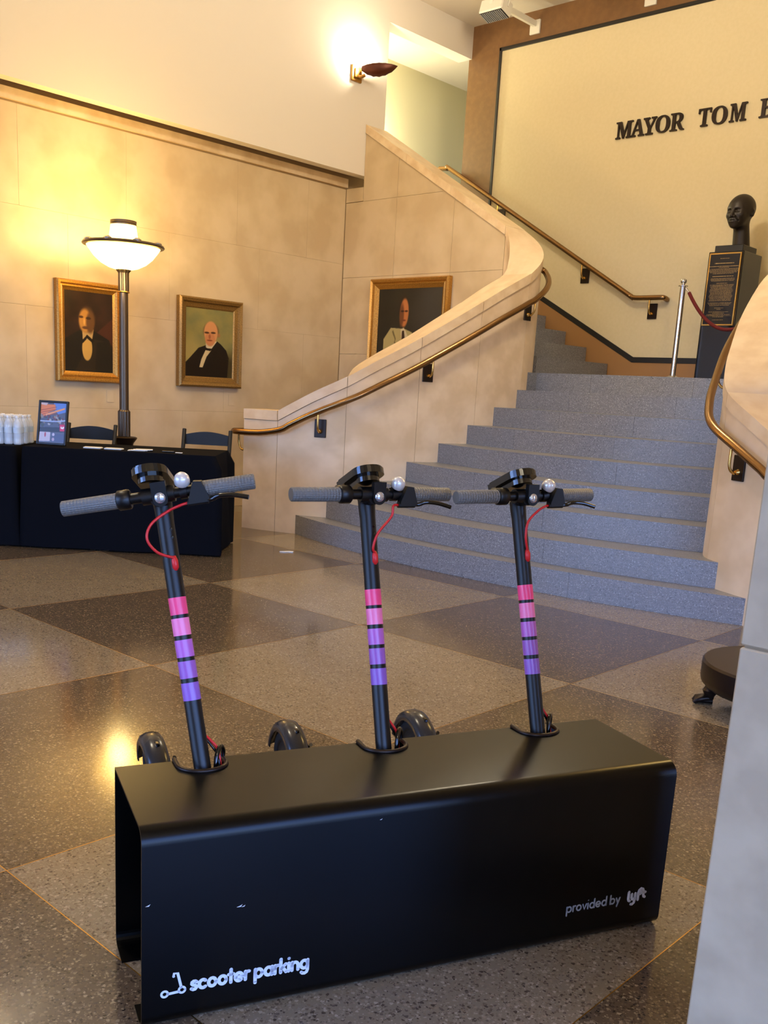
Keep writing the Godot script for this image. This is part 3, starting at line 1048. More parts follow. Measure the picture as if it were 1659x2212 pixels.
func scooter_icon(st: SurfaceTool, xf: Transform3D) -> void:
	stroke(st, circle2(Vector2(0.0455, 0.0755), 0.0064, 0, 360, 20), 0.0046, xf)
	stroke(st, circle2(Vector2(0.0805, 0.0785), 0.0064, 0, 360, 20), 0.0046, xf)
	stroke(st, [Vector2(0.0515, 0.0745), Vector2(0.0745, 0.0758)], 0.0056, xf)
	stroke(st, [Vector2(0.0790, 0.0845), Vector2(0.0715, 0.1180), Vector2(0.0640, 0.1180), Vector2(0.0635, 0.1120)], 0.0056, xf)

func logo_strokes(st: SurfaceTool, x: float, y: float, s: float, xf: Transform3D) -> void:
	var lines := [
		[Vector2(0.20, 1.30), Vector2(0.20, 0.35), Vector2(0.28, 0.14), Vector2(0.42, 0.08)],
		[Vector2(0.66, 0.95), Vector2(0.66, 0.45), Vector2(0.78, 0.24), Vector2(0.98, 0.22), Vector2(1.12, 0.40)],
		[Vector2(1.16, 0.98), Vector2(1.16, 0.20), Vector2(1.08, -0.25), Vector2(0.84, -0.42), Vector2(0.62, -0.36)],
		[Vector2(1.62, 0.05), Vector2(1.62, 0.95), Vector2(1.72, 1.30), Vector2(1.98, 1.48), Vector2(2.26, 1.36), Vector2(2.38, 1.05), Vector2(2.38, 0.62), Vector2(2.46, 0.36), Vector2(2.62, 0.28)],
		[Vector2(1.62, 0.78), Vector2(1.90, 0.78)], [Vector2(2.38, 0.92), Vector2(2.66, 0.92)], [Vector2(1.98, 1.10), Vector2(2.02, 0.86)]]
	for l in lines:
		var pts := []
		for p in l:
			pts.append(Vector2(x + p.x * s, y + p.y * s))
		stroke(st, pts, 0.34 * s, xf)

# ------------------------------------------------------------------ scooters

func build_scooter(idx: int, s: float, n: float, lean: float, turn: float) -> void:
	var labels := ["black electric scooter leaning in the rack slot above the words scooter parking", "black electric scooter in the middle slot of the rack, between two others", "black electric scooter in the rack slot nearest the grey pillar"]
	var sc := thing("electric_scooter", labels[idx], "scooter", "electric scooters parked in the rack")
	var rot := Basis(BD, Vector3.UP, -BN) * Basis(Vector3(0, 0, 1), deg_to_rad(lean))
	var at := BENCH + BD * s + BN * n + Vector3(0, BH, 0)
	sc.transform = Transform3D(rot, at + rot * Vector3(0, -BH, 0))
	var u := Vector3(0, 0.9630, -0.2690)
	var o := Vector3(0, BH, 0)
	var r := 0.0195
	# stem
	var st := begin()
	tube(st, [o - u * 0.25, o - u * 0.2, o + u * 0.56, o + u * 0.60], [0.027, r, r, r + 0.002], 20)
	part("stem", done(st), M.black_satin, sc)
	var bands := [[0.381, 0.342], [0.334, 0.295], [0.285, 0.246], [0.237, 0.198], [0.188, 0.148]]
	for i in 5:
		st = begin()
		tube(st, [o + u * bands[i][0], o + u * bands[i][1]], r + 0.0006, 24)
		part("colour_band", done(st), M.bands[i], sc)
	# front fork and wheel (inside the rack)
	st = begin()
	for sx in [-1.0, 1.0]:
		tube(st, [o - u * 0.24 + Vector3(sx * 0.018, 0, 0), Vector3(sx * 0.036, 0.20, 0.085), Vector3(sx * 0.038, 0.108, 0.12)], 0.011, 8)
	part("fork", done(st), M.black_satin, sc)
	wheel(sc, "front_wheel", Vector3(0, 0.108, 0.12))
	# deck and neck
	st = begin()
	tube(st, smooth_path([o - u * 0.23, Vector3(0, 0.16, 0.0), Vector3(0, 0.125, -0.09), Vector3(0, 0.115, -0.17)], 5), 0.028, 12)
	part("neck_tube", done(st), M.black_satin, sc)
	st = begin()
	var outline := PackedVector2Array()
	for p in circle2(Vector2(0, 0.20), 0.075, 180, 360, 12):
		outline.append(p)
	outline.append(Vector2(0.075, 0.58)); outline.append(Vector2(0.045, 0.63)); outline.append(Vector2(-0.045, 0.63)); outline.append(Vector2(-0.075, 0.58))
	prism(st, outline, 0.085, 0.135, Transform3D(Basis(Vector3(1, 0, 0), Vector3(0, 0, -1), Vector3(0, 1, 0)), Vector3.ZERO))
	var deck := part("deck", done(st), M.black_matt, sc)
	st = begin()
	box(st, Vector3(0, 0.1365, -0.385), Vector3(0.13, 0.003, 0.36), 0.001)
	part("grip_mat", done(st), M.rubber, deck)
	# rear wheel and mudguard
	st = begin()
	for sx in [-1.0, 1.0]:
		box(st, Vector3(sx * 0.042, 0.108, -0.66), Vector3(0.012, 0.03, 0.16), 0.003)
	part("rear_frame", done(st), M.black_satin, sc)
	wheel(sc, "rear_wheel", Vector3(0, 0.108, -0.72))
	st = begin()
	var rows := []
	for i in 19:
		var a := deg_to_rad(lerpf(35.0, 170.0, i / 18.0))
		var dirv := Vector3(0, sin(a), cos(a))
		var c := Vector3(0, 0.108, -0.72)
		var row := []
		for p in [Vector2(-0.034, 0.102), Vector2(-0.034, 0.118), Vector2(-0.026, 0.130), Vector2(-0.010, 0.136), Vector2(0.010, 0.136), Vector2(0.026, 0.130), Vector2(0.034, 0.118), Vector2(0.034, 0.102), Vector2(0.030, 0.102), Vector2(0.030, 0.116), Vector2(0.0, 0.131), Vector2(-0.030, 0.116), Vector2(-0.030, 0.102)]:
			row.append(c + dirv * p.y + Vector3(p.x, 0, 0))
		rows.append(row)
	grid(st, rows, true, Vector3(-0.032, 0.108, -0.72) + Vector3(0, 0.11 * sin(deg_to_rad(38)), 0.11 * cos(deg_to_rad(38))) + Vector3(0.002, 0, 0), 0)
	var fen := part("rear_mudguard", done(st), M.fender, sc)
	st = begin()
	box(st, Vector3(0.006, 0.232, -0.665), Vector3(0.012, 0.012, 0.022), 0.003)
	part("mudguard_hook", done(st), M.black_gloss, fen)
	st = begin()
	tube(st, [Vector3(0.045, 0.13, -0.70), Vector3(0.055, 0.17, -0.68), Vector3(0.05, 0.185, -0.655)], 0.006, 8)
	part("brake_caliper", done(st), M.black_gloss, sc)
	# handlebar, turned about the stem
	var hxf := Transform3D(Basis(u, deg_to_rad(turn)), o + u * 0.605)
	var yb := 0.014
	var zb := 0.034
	st = begin()
	tube(st, smooth_path([Vector3(0, -0.045, 0.012), Vector3(0, -0.012, 0.004), Vector3(0, 0.006, 0.014), Vector3(0, 0.010, 0.034), Vector3(0, 0.009, 0.050)], 6), [0.0195, 0.0198, 0.0200, 0.0203, 0.0206, 0.0210, 0.0212, 0.0215, 0.0216, 0.0217, 0.0218, 0.0218, 0.0218, 0.0216, 0.0214, 0.0212, 0.0210, 0.0207, 0.0204, 0.0201, 0.0198, 0.0194, 0.0190, 0.0186, 0.018], 18)
	tube(st, [Vector3(-0.20, yb, zb), Vector3(0.20, yb, zb)], 0.0122, 14)
	tube(st, [Vector3(-0.036, yb, zb), Vector3(0.036, yb, zb)], 0.0185, 16)
	var bar := part("handlebar", done(st), M.black_satin, sc, hxf)
	st = begin()
	tube(st, [Vector3(-0.214, yb, zb), Vector3(-0.212, yb, zb), Vector3(-0.092, yb, zb)], [0.0150, 0.0172, 0.0178], 20, true, false, Vector2(3, 4))
	part("grip", done(st), M.grip, bar)
	st = begin()
	tube(st, [Vector3(0.214, yb, zb), Vector3(0.212, yb, zb), Vector3(0.100, yb, zb)], [0.0150, 0.0172, 0.0178], 20, true, false, Vector2(3, 4))
	part("grip", done(st), M.grip, bar)
	st = begin()
	tube(st, [Vector3(-0.091, yb, zb), Vector3(-0.088, yb, zb), Vector3(-0.064, yb, zb), Vector3(-0.061, yb, zb)], [0.019, 0.0222, 0.0222, 0.019], 20)
	box(st, Vector3(-0.078, yb + 0.012, zb - 0.026), Vector3(0.016, 0.012, 0.03), 0.004)
	part("throttle", done(st), M.black_satin, bar)
	# display unit, tilted to the rider
	var dxf := Transform3D(Basis(Vector3(1, 0, 0), deg_to_rad(-24.0)), Vector3(-0.012, yb + 0.042, zb - 0.028))
	var shape := PackedVector2Array()
	for p in circle2(Vector2(0, -0.018), 0.040, 180, 360, 14):
		shape.append(Vector2(p.x, p.y))
	shape.append(Vector2(0.040, 0.075)); shape.append(Vector2(0.034, 0.084)); shape.append(Vector2(-0.034, 0.084)); shape.append(Vector2(-0.040, 0.075))
	var lie := dxf * Transform3D(Basis(Vector3(1, 0, 0), Vector3(0, 0, -1), Vector3(0, 1, 0)), Vector3.ZERO)
	st = begin()
	prism(st, shape, -0.008, 0.007, lie)
	var low := PackedVector2Array()
	for p in shape:
		low.append(p * 0.93)
	prism(st, low, 0.007, 0.0105, lie)
	var under := PackedVector2Array()
	for p in shape:
		under.append(Vector2(p.x * 0.72, p.y * 0.74))
	prism(st, under, -0.024, -0.008, lie)
	var disp := part("display_unit", done(st), M.black_gloss, bar)
	st = begin()
	prism(st, low, 0.0105, 0.0112, lie)
	part("screen", done(st), M.screen, disp)
	# headlight
	st = begin()
	var tabp := PackedVector2Array()
	for p in circle2(Vector2(0.006, -0.002), 0.0165, 180, 360, 14):
		tabp.append(p)
	tabp.append(Vector2(0.0225, 0.036)); tabp.append(Vector2(-0.0105, 0.036))
	prism(st, tabp, 0.046, 0.060, Transform3D(Basis.IDENTITY, Vector3(0, yb - 0.004, 0)))
	var head := part("headlight", done(st), M.black_satin, bar)
	st = begin()
	lathe(st, [Vector2(0.0, 0.0655), Vector2(0.006, 0.0650), Vector2(0.0105, 0.0630), Vector2(0.0125, 0.0595)], 18, Transform3D(Basis(Vector3(1, 0, 0), Vector3(0, 0, 1), Vector3(0, -1, 0)), Vector3(0.006, yb - 0.003, 0)))
	part("lens", done(st), M.lens, head)
	# bell
	st = begin()
	var bx := Transform3D(Basis(Vector3(1, 0, 0), deg_to_rad(32.0)) * Basis(Vector3(0, 0, 1), deg_to_rad(-10.0)), Vector3(0.056, yb + 0.014, zb + 0.008))
	lathe(st, [Vector2(0.0, 0.006), Vector2(0.015, 0.006), Vector2(0.0172, 0.009), Vector2(0.0172, 0.018), Vector2(0.0155, 0.025), Vector2(0.0115, 0.030), Vector2(0.006, 0.0328), Vector2(0.0, 0.0332)], 20, bx)
	part("bell", done(st), M.bell, bar)
	st = begin()
	tube(st, [Vector3(0.048, yb, zb), Vector3(0.064, yb, zb)], 0.0165, 14)
	box(st, Vector3(0.056, yb + 0.016, zb + 0.004), Vector3(0.014, 0.016, 0.014), 0.003)
	part("bell_clamp", done(st), M.black_satin, bar)
	# brake lever
	st = begin()
	prism(st, PackedVector2Array([Vector2(0.066, -0.026), Vector2(0.110, -0.026), Vector2(0.112, -0.018), Vector2(0.100, 0.020), Vector2(0.082, 0.022), Vector2(0.066, -0.016)]), -0.008, 0.012, Transform3D(Basis.IDENTITY, Vector3(0, yb, zb + 0.012)))
	tube(st, [Vector3(0.076, yb, zb), Vector3(0.098, yb, zb)], 0.0165, 14)
	tube(st, [Vector3(0.062, yb - 0.024, zb + 0.016), Vector3(0.108, yb - 0.024, zb + 0.016)], 0.0072, 10)
	var brake := part("brake_clamp", done(st), M.black_matt, bar)
	st = begin()
	tube(st, smooth_path([Vector3(0.100, yb - 0.023, zb + 0.018), Vector3(0.118, yb - 0.022, zb + 0.021), Vector3(0.134, yb - 0.016, zb + 0.028), Vector3(0.165, yb - 0.018, zb + 0.034), Vector3(0.198, yb - 0.027, zb + 0.040)], 5), 0.0052, 10)
	part("brake_lever", done(st), M.black_gloss, brake)
	# brake cable and its grommet
	var c0: Vector3 = hxf * Vector3(0.062, yb - 0.024, zb + 0.016)
	var c1: Vector3 = hxf * Vector3(0.046, yb - 0.026, zb + 0.022)
	var g: Vector3 = o + u * 0.470 + Vector3(0.004, 0.004, 0.021)
	var mids: Array = [[[0.0, 0.048, 0.583], [-0.040, 0.046, 0.558], [-0.053, 0.044, 0.526], [-0.033, 0.034, 0.493]], [[0.044, 0.046, 0.566], [0.0075, 0.042, 0.526], [-0.004, 0.032, 0.489]], [[0.030, 0.046, 0.580], [0.001, 0.043, 0.553], [-0.006, 0.036, 0.513]]][idx]
	var run := [c0, c1]
	for q in mids:
		run.append(o + u * q[2] + Vector3(q[0], 0, q[1]))
	run.append(g)
	st = begin()
	tube(st, smooth_path(run, 7), 0.0031, 8)
	part("brake_cable", done(st), M.red, sc)
	st = begin()
	tube(st, [o + u * 0.478 + Vector3(0.004, 0, 0.019), o + u * 0.468 + Vector3(0.004, 0, 0.021), o + u * 0.452 + Vector3(0.004, 0, 0.019), o + u * 0.446 + Vector3(0.004, 0, 0.017)], [0.004, 0.0075, 0.0075, 0.004], 12)
	part("cable_grommet", done(st), M.red, sc)
	# wires leaving the stem at the rack
	st = begin()
	tube(st, smooth_path([o + u * 0.062 + Vector3(0.017, 0, -0.006), o + u * 0.045 + Vector3(0.030, 0, -0.012), o + u * 0.020 + Vector3(0.043, 0, -0.014), o + u * -0.03 + Vector3(0.044, 0, -0.010)], 6), 0.0032, 8)
	part("brake_cable", done(st), M.red, sc)
	st = begin()
	tube(st, smooth_path([o + u * 0.056 + Vector3(0.017, 0, -0.004), o + u * 0.035 + Vector3(0.029, 0, -0.008), o + u * 0.012 + Vector3(0.039, 0, -0.010), o + u * -0.03 + Vector3(0.041, 0, -0.006)], 6), 0.0030, 8)
	part("wire", done(st), M.black_gloss, sc)
	for t in [0.52, 0.538]:
		st = begin()
		tube(st, [o + u * t + Vector3(0.006, 0, 0.0175), o + u * t + Vector3(0.006, 0, 0.0200)], [0.004, 0.003], 10)
		part("screw", done(st), M.black_gloss, sc)

func wheel(parent: Node, called: String, c: Vector3) -> void:
	var st := begin()
	var ring := []
	for i in 32:
		var a := TAU * i / 32.0
		ring.append(c + Vector3(0, cos(a), sin(a)) * 0.085)
	tube(st, ring, 0.0225, 12, false, true)
	var w := part(called, done(st), M.rubber, parent)
	st = begin()
	lathe(st, [Vector2(0, -0.022), Vector2(0.03, -0.022), Vector2(0.045, -0.014), Vector2(0.068, -0.014), Vector2(0.072, -0.018), Vector2(0.072, 0.018), Vector2(0.068, 0.014), Vector2(0.045, 0.014), Vector2(0.03, 0.022), Vector2(0, 0.022)], 28, Transform3D(Basis(Vector3(0, -1, 0), Vector3(1, 0, 0), Vector3(0, 0, 1)), c))
	part("hub", done(st), M.black_matt, w)

func build_pillar() -> void:
	var p := structure("wall_pillar")
	p.position = Vector3(-0.29, 0, -1.89)
	var ys := [0.0, 0.889, 1.75, 2.65, 3.55, 4.45, 5.42]
	for k in 6:
		part("stone_block", box_mesh(Vector3(0.66, ys[k + 1] - ys[k] - 0.004, 0.62), 0.003), M.pillar, p, Transform3D(Basis.IDENTITY, Vector3(0, (ys[k] + ys[k + 1]) * 0.5, 0)))
	part("mortar_core", box_mesh(Vector3(0.648, 5.42, 0.608)), M.joint, p, Transform3D(Basis.IDENTITY, Vector3(0, 2.71, 0)))

# ------------------------------------------------------------------ portraits

func blob(img: Image, c: Vector2, r: Vector2, col: Color, soft := 0.25, rot := 0.0) -> void:
	var w := img.get_width()
	var h := img.get_height()
	var k := maxf(r.x, r.y) * (1.0 + soft)
	for y in range(maxi(0, int((c.y - k) * h)), mini(h, int((c.y + k) * h) + 1)):
		for x in range(maxi(0, int((c.x - k) * w)), mini(w, int((c.x + k) * w) + 1)):
			var p := (Vector2((x + 0.5) / w, (y + 0.5) / h) - c).rotated(-rot)
			var d := Vector2(p.x / r.x, p.y / r.y).length()
			var a := clampf((1.0 + soft * 0.5 - d) / maxf(soft, 0.001), 0.0, 1.0) * col.a
			if a > 0.0:
				img.set_pixel(x, y, img.get_pixel(x, y).lerp(Color(col.r, col.g, col.b), a))

func shape2(img: Image, pts: Array, col: Color) -> void:
	var w := img.get_width()
	var h := img.get_height()
	var poly := PackedVector2Array(pts)
	for y in h:
		for x in w:
			var hit := 0.0
			for q in [Vector2(0.25, 0.25), Vector2(0.75, 0.75), Vector2(0.25, 0.75), Vector2(0.75, 0.25)]:
				if Geometry2D.is_point_in_polygon(Vector2((x + q.x) / w, (y + q.y) / h), poly):
					hit += 0.25
			if hit > 0.0:
				img.set_pixel(x, y, img.get_pixel(x, y).lerp(col, hit))

func canvas_base(a: Color, b: Color, sd: int) -> Image:
	var img := Image.create(120, 170, false, Image.FORMAT_RGB8)
	var f := FastNoiseLite.new()
	f.seed = sd
	f.frequency = 0.018
	for y in 170:
		for x in 120:
			var v := clampf(0.5 + 0.8 * f.get_noise_2d(x, y), 0, 1)
			img.set_pixel(x, y, a.lerp(b, v))
	return img

func canvas_material(img: Image) -> StandardMaterial3D:
	var m := plain(Color.WHITE, 0.38, 0.0, 0.4)
	m.albedo_texture = ImageTexture.create_from_image(img)
	return m

func portrait(called: String, label: String, xf: Transform3D, size: Vector2, border: float, profile: Array, frame_mat: Material, img: Image) -> void:
	var p := thing(called, label, "painting")
	p.transform = xf
	var st := begin()
	var rows := []
	for q in profile:
		var hx: float = size.x * 0.5 - q.x * border
		var hy: float = size.y * 0.5 - q.x * border
		rows.append([Vector3(-hx, -hy, q.y), Vector3(hx, -hy, q.y), Vector3(hx, hy, q.y), Vector3(-hx, hy, q.y)])
	for i in range(rows.size() - 1):
		for j in 4:
			var a: Vector3 = rows[i][j]
			var b: Vector3 = rows[i][(j + 1) % 4]
			var c: Vector3 = rows[i + 1][(j + 1) % 4]
			var d: Vector3 = rows[i + 1][j]
			var out := Vector3(0, 0, 1)
			if i == 0:
				out = (a + b) * 0.5
				out.z = 0
			else:
				out = Vector3(0, 0, 1) + ((a + b) * 0.5 * Vector3(1, 1, 0)).normalized() * 0.01
			face(st, [a, b, c, d], out)
	part("frame", done(st), frame_mat, p)
	st = begin()
	var cx := size.x * 0.5 - border * 0.97
	var cy := size.y * 0.5 - border * 0.97
	st.set_smooth_group(-1)
	var vs := [[Vector3(-cx, -cy, 0.016), Vector2(0, 1)], [Vector3(-cx, cy, 0.016), Vector2(0, 0)], [Vector3(cx, cy, 0.016), Vector2(1, 0)], [Vector3(cx, -cy, 0.016), Vector2(1, 1)]]
	for i in [0, 1, 2, 0, 2, 3]:
		vtx(st, vs[i][0], vs[i][1])
	part("canvas", done(st), canvas_material(img), p)
	st = begin()
	box(st, Vector3(0, 0, 0.006), Vector3(size.x - border, size.y - border, 0.012))
	part("backboard", done(st), M.black_matt, p)

func build_paintings() -> void:
	var left := Basis(Vector3(0, 0, -1), Vector3.UP, Vector3(1, 0, 0))
	# 1: dark portrait, bow tie, cream waistcoat
	var i1 := canvas_base(Color(0.13, 0.09, 0.06), Color(0.20, 0.12, 0.085), 3)
	shape2(i1, [Vector2(0.62, 0.52), Vector2(1, 0.30), Vector2(1, 0.66), Vector2(0.90, 0.60)], Color(0.25, 0.13, 0.09))
	shape2(i1, [Vector2(0, 0.60), Vector2(0.30, 0.48), Vector2(0.62, 0.48), Vector2(0.92, 0.58), Vector2(1, 0.72), Vector2(1, 1), Vector2(0, 1)], Color(0.10, 0.085, 0.065))
	shape2(i1, [Vector2(0.36, 0.80), Vector2(0.20, 1.0), Vector2(0.62, 1.0), Vector2(0.66, 0.62), Vector2(0.85, 0.60), Vector2(0.60, 0.58)], Color(0.15, 0.12, 0.08))
	blob(i1, Vector2(0.46, 0.70), Vector2(0.105, 0.155), Color(0.72, 0.57, 0.30), 0.12)
	shape2(i1, [Vector2(0.36, 0.47), Vector2(0.60, 0.46), Vector2(0.56, 0.60), Vector2(0.37, 0.60)], Color(0.66, 0.55, 0.36))
	shape2(i1, [Vector2(0.34, 0.62), Vector2(0.46, 0.53), Vector2(0.60, 0.60), Vector2(0.58, 0.635), Vector2(0.46, 0.575), Vector2(0.37, 0.64)], Color(0.09, 0.07, 0.05))
	blob(i1, Vector2(0.46, 0.34), Vector2(0.165, 0.155), Color(0.30, 0.21, 0.12), 0.3)
	blob(i1, Vector2(0.42, 0.36), Vector2(0.125, 0.145), Color(0.66, 0.47, 0.22), 0.3)
	blob(i1, Vector2(0.53, 0.38), Vector2(0.085, 0.13), Color(0.36, 0.24, 0.13), 0.4)
	blob(i1, Vector2(0.34, 0.315), Vector2(0.045, 0.015), Color(0.28, 0.18, 0.10), 0.5)
	blob(i1, Vector2(0.49, 0.325), Vector2(0.05, 0.016), Color(0.20, 0.13, 0.08), 0.5)
	blob(i1, Vector2(0.405, 0.37), Vector2(0.02, 0.045), Color(0.78, 0.58, 0.30), 0.5)
	blob(i1, Vector2(0.43, 0.445), Vector2(0.07, 0.018), Color(0.34, 0.22, 0.13), 0.6)
	portrait("framed_portrait", "dark portrait of a person in black bow tie and cream waistcoat behind the lamp", Transform3D(left, Vector3(-8.086, 1.648, -4.757)), Vector2(0.655, 0.865), 0.088, [Vector2(0, 0), Vector2(0, 0.045), Vector2(0.12, 0.062), Vector2(0.34, 0.062), Vector2(0.42, 0.040), Vector2(0.62, 0.046), Vector2(0.80, 0.030), Vector2(1.0, 0.018)], M.gold_frame, i1)
	# 2: pale green ground, bald sitter in black coat
	var i2 := canvas_base(Color(0.58, 0.53, 0.30), Color(0.48, 0.47, 0.30), 8)
	blob(i2, Vector2(0.12, 0.62), Vector2(0.2, 0.2), Color(0.62, 0.56, 0.33), 0.9)
	blob(i2, Vector2(0.95, 0.9), Vector2(0.2, 0.25), Color(0.25, 0.22, 0.13), 0.9)
	shape2(i2, [Vector2(0, 0.80), Vector2(0.10, 0.72), Vector2(0.27, 0.575), Vector2(0.42, 0.53), Vector2(0.66, 0.46), Vector2(0.74, 0.50), Vector2(0.86, 0.585), Vector2(0.92, 0.70), Vector2(0.89, 1), Vector2(0, 1)], Color(0.10, 0.08, 0.065))
	shape2(i2, [Vector2(0.42, 0.48), Vector2(0.66, 0.46), Vector2(0.52, 0.60), Vector2(0.42, 0.56)], Color(0.80, 0.74, 0.60))
	shape2(i2, [Vector2(0.42, 0.595), Vector2(0.54, 0.60), Vector2(0.44, 0.70), Vector2(0.36, 0.86), Vector2(0.29, 0.86), Vector2(0.33, 0.74)], Color(0.80, 0.72, 0.54))
	shape2(i2, [Vector2(0.41, 0.565), Vector2(0.47, 0.575), Vector2(0.54, 0.575), Vector2(0.52, 0.61), Vector2(0.41, 0.60)], Color(0.08, 0.06, 0.05))
	blob(i2, Vector2(0.53, 0.325), Vector2(0.165, 0.135), Color(0.45, 0.34, 0.20), 0.2)
	blob(i2, Vector2(0.525, 0.34), Vector2(0.145, 0.165), Color(0.80, 0.56, 0.36), 0.15)
	blob(i2, Vector2(0.51, 0.44), Vector2(0.105, 0.10), Color(0.76, 0.50, 0.32), 0.2)
	blob(i2, Vector2(0.70, 0.37), Vector2(0.025, 0.03), Color(0.62, 0.42, 0.26), 0.4)
	blob(i2, Vector2(0.44, 0.345), Vector2(0.05, 0.014), Color(0.30, 0.19, 0.12), 0.5)
	blob(i2, Vector2(0.575, 0.34), Vector2(0.05, 0.014), Color(0.28, 0.18, 0.11), 0.5)
	blob(i2, Vector2(0.50, 0.40), Vector2(0.022, 0.035), Color(0.62, 0.36, 0.22), 0.5)
	blob(i2, Vector2(0.50, 0.455), Vector2(0.06, 0.011), Color(0.52, 0.28, 0.18), 0.5)
	portrait("framed_portrait", "gilt framed portrait of a bald sitter in black coat against pale green", Transform3D(left, Vector3(-8.086, 1.645, -6.097)), Vector2(0.775, 0.85), 0.10, [Vector2(0, 0), Vector2(0, 0.05), Vector2(0.16, 0.068), Vector2(0.42, 0.058), Vector2(0.50, 0.034), Vector2(0.86, 0.026), Vector2(1.0, 0.018)], M.gold_frame_dull, i2)
	# 3: white jacket, dark ground
	var i3 := canvas_base(Color(0.13, 0.115, 0.085), Color(0.17, 0.155, 0.12), 12)
	blob(i3, Vector2(0.95, 0.2), Vector2(0.35, 0.35), Color(0.21, 0.20, 0.19), 1.0)
	shape2(i3, [Vector2(0.090, 1.000), Vector2(0.110, 0.445), Vector2(0.220, 0.345), Vector2(0.440, 0.355), Vector2(0.560, 0.385), Vector2(0.620, 0.465), Vector2(0.660, 1.000)], Color(0.66, 0.60, 0.40))
	shape2(i3, [Vector2(0.260, 0.365), Vector2(0.310, 0.445), Vector2(0.300, 0.465), Vector2(0.360, 0.595), Vector2(0.345, 0.595), Vector2(0.285, 0.475), Vector2(0.295, 0.450), Vector2(0.245, 0.380)], Color(0.40, 0.35, 0.22))
	shape2(i3, [Vector2(0.380, 0.360), Vector2(0.430, 0.345), Vector2(0.460, 0.375), Vector2(0.520, 0.445), Vector2(0.460, 0.565), Vector2(0.400, 0.465)], Color(0.78, 0.72, 0.58))
	shape2(i3, [Vector2(0.405, 0.375), Vector2(0.435, 0.370), Vector2(0.465, 0.485), Vector2(0.435, 0.525), Vector2(0.405, 0.465)], Color(0.20, 0.12, 0.09))
	blob(i3, Vector2(0.415, 0.180), Vector2(0.075, 0.115), Color(0.18, 0.12, 0.08), 0.3)
	blob(i3, Vector2(0.425, 0.215), Vector2(0.068, 0.125), Color(0.70, 0.43, 0.24), 0.2)
	blob(i3, Vector2(0.385, 0.235), Vector2(0.035, 0.10), Color(0.42, 0.25, 0.14), 0.5)
	blob(i3, Vector2(0.395, 0.200), Vector2(0.025, 0.008), Color(0.18, 0.10, 0.07), 0.5)
	blob(i3, Vector2(0.455, 0.200), Vector2(0.025, 0.008), Color(0.20, 0.11, 0.07), 0.5)
	blob(i3, Vector2(0.425, 0.280), Vector2(0.03, 0.007), Color(0.42, 0.20, 0.13), 0.5)
	portrait("framed_portrait", "large gilt framed portrait of a sitter in white jacket, behind the curved balustrade", Transform3D(Basis.IDENTITY, Vector3(-7.05, 1.76, -7.926)), Vector2(1.09, 1.36), 0.105, [Vector2(0, 0), Vector2(0, 0.05), Vector2(0.14, 0.072), Vector2(0.36, 0.060), Vector2(0.44, 0.042), Vector2(0.60, 0.052), Vector2(0.80, 0.034), Vector2(1.0, 0.018)], M.gold_frame, i3)
	# small label plates below two portraits
	for k in 2:
		var z: float = [-4.98, -6.40][k]
		var y: float = [1.095, 1.10][k]
		var o := part("label_plate", box_mesh(Vector3(0.004, 0.11, 0.075), 0.001), M.stone, self, Transform3D(Basis.IDENTITY, Vector3(-8.087, y, z)))
		tag(o, ["small blank cream label plate under the dark portrait behind the lamp", "small blank cream label plate under the bald sitter's portrait"][k], "label")

# ------------------------------------------------------------------ lamps

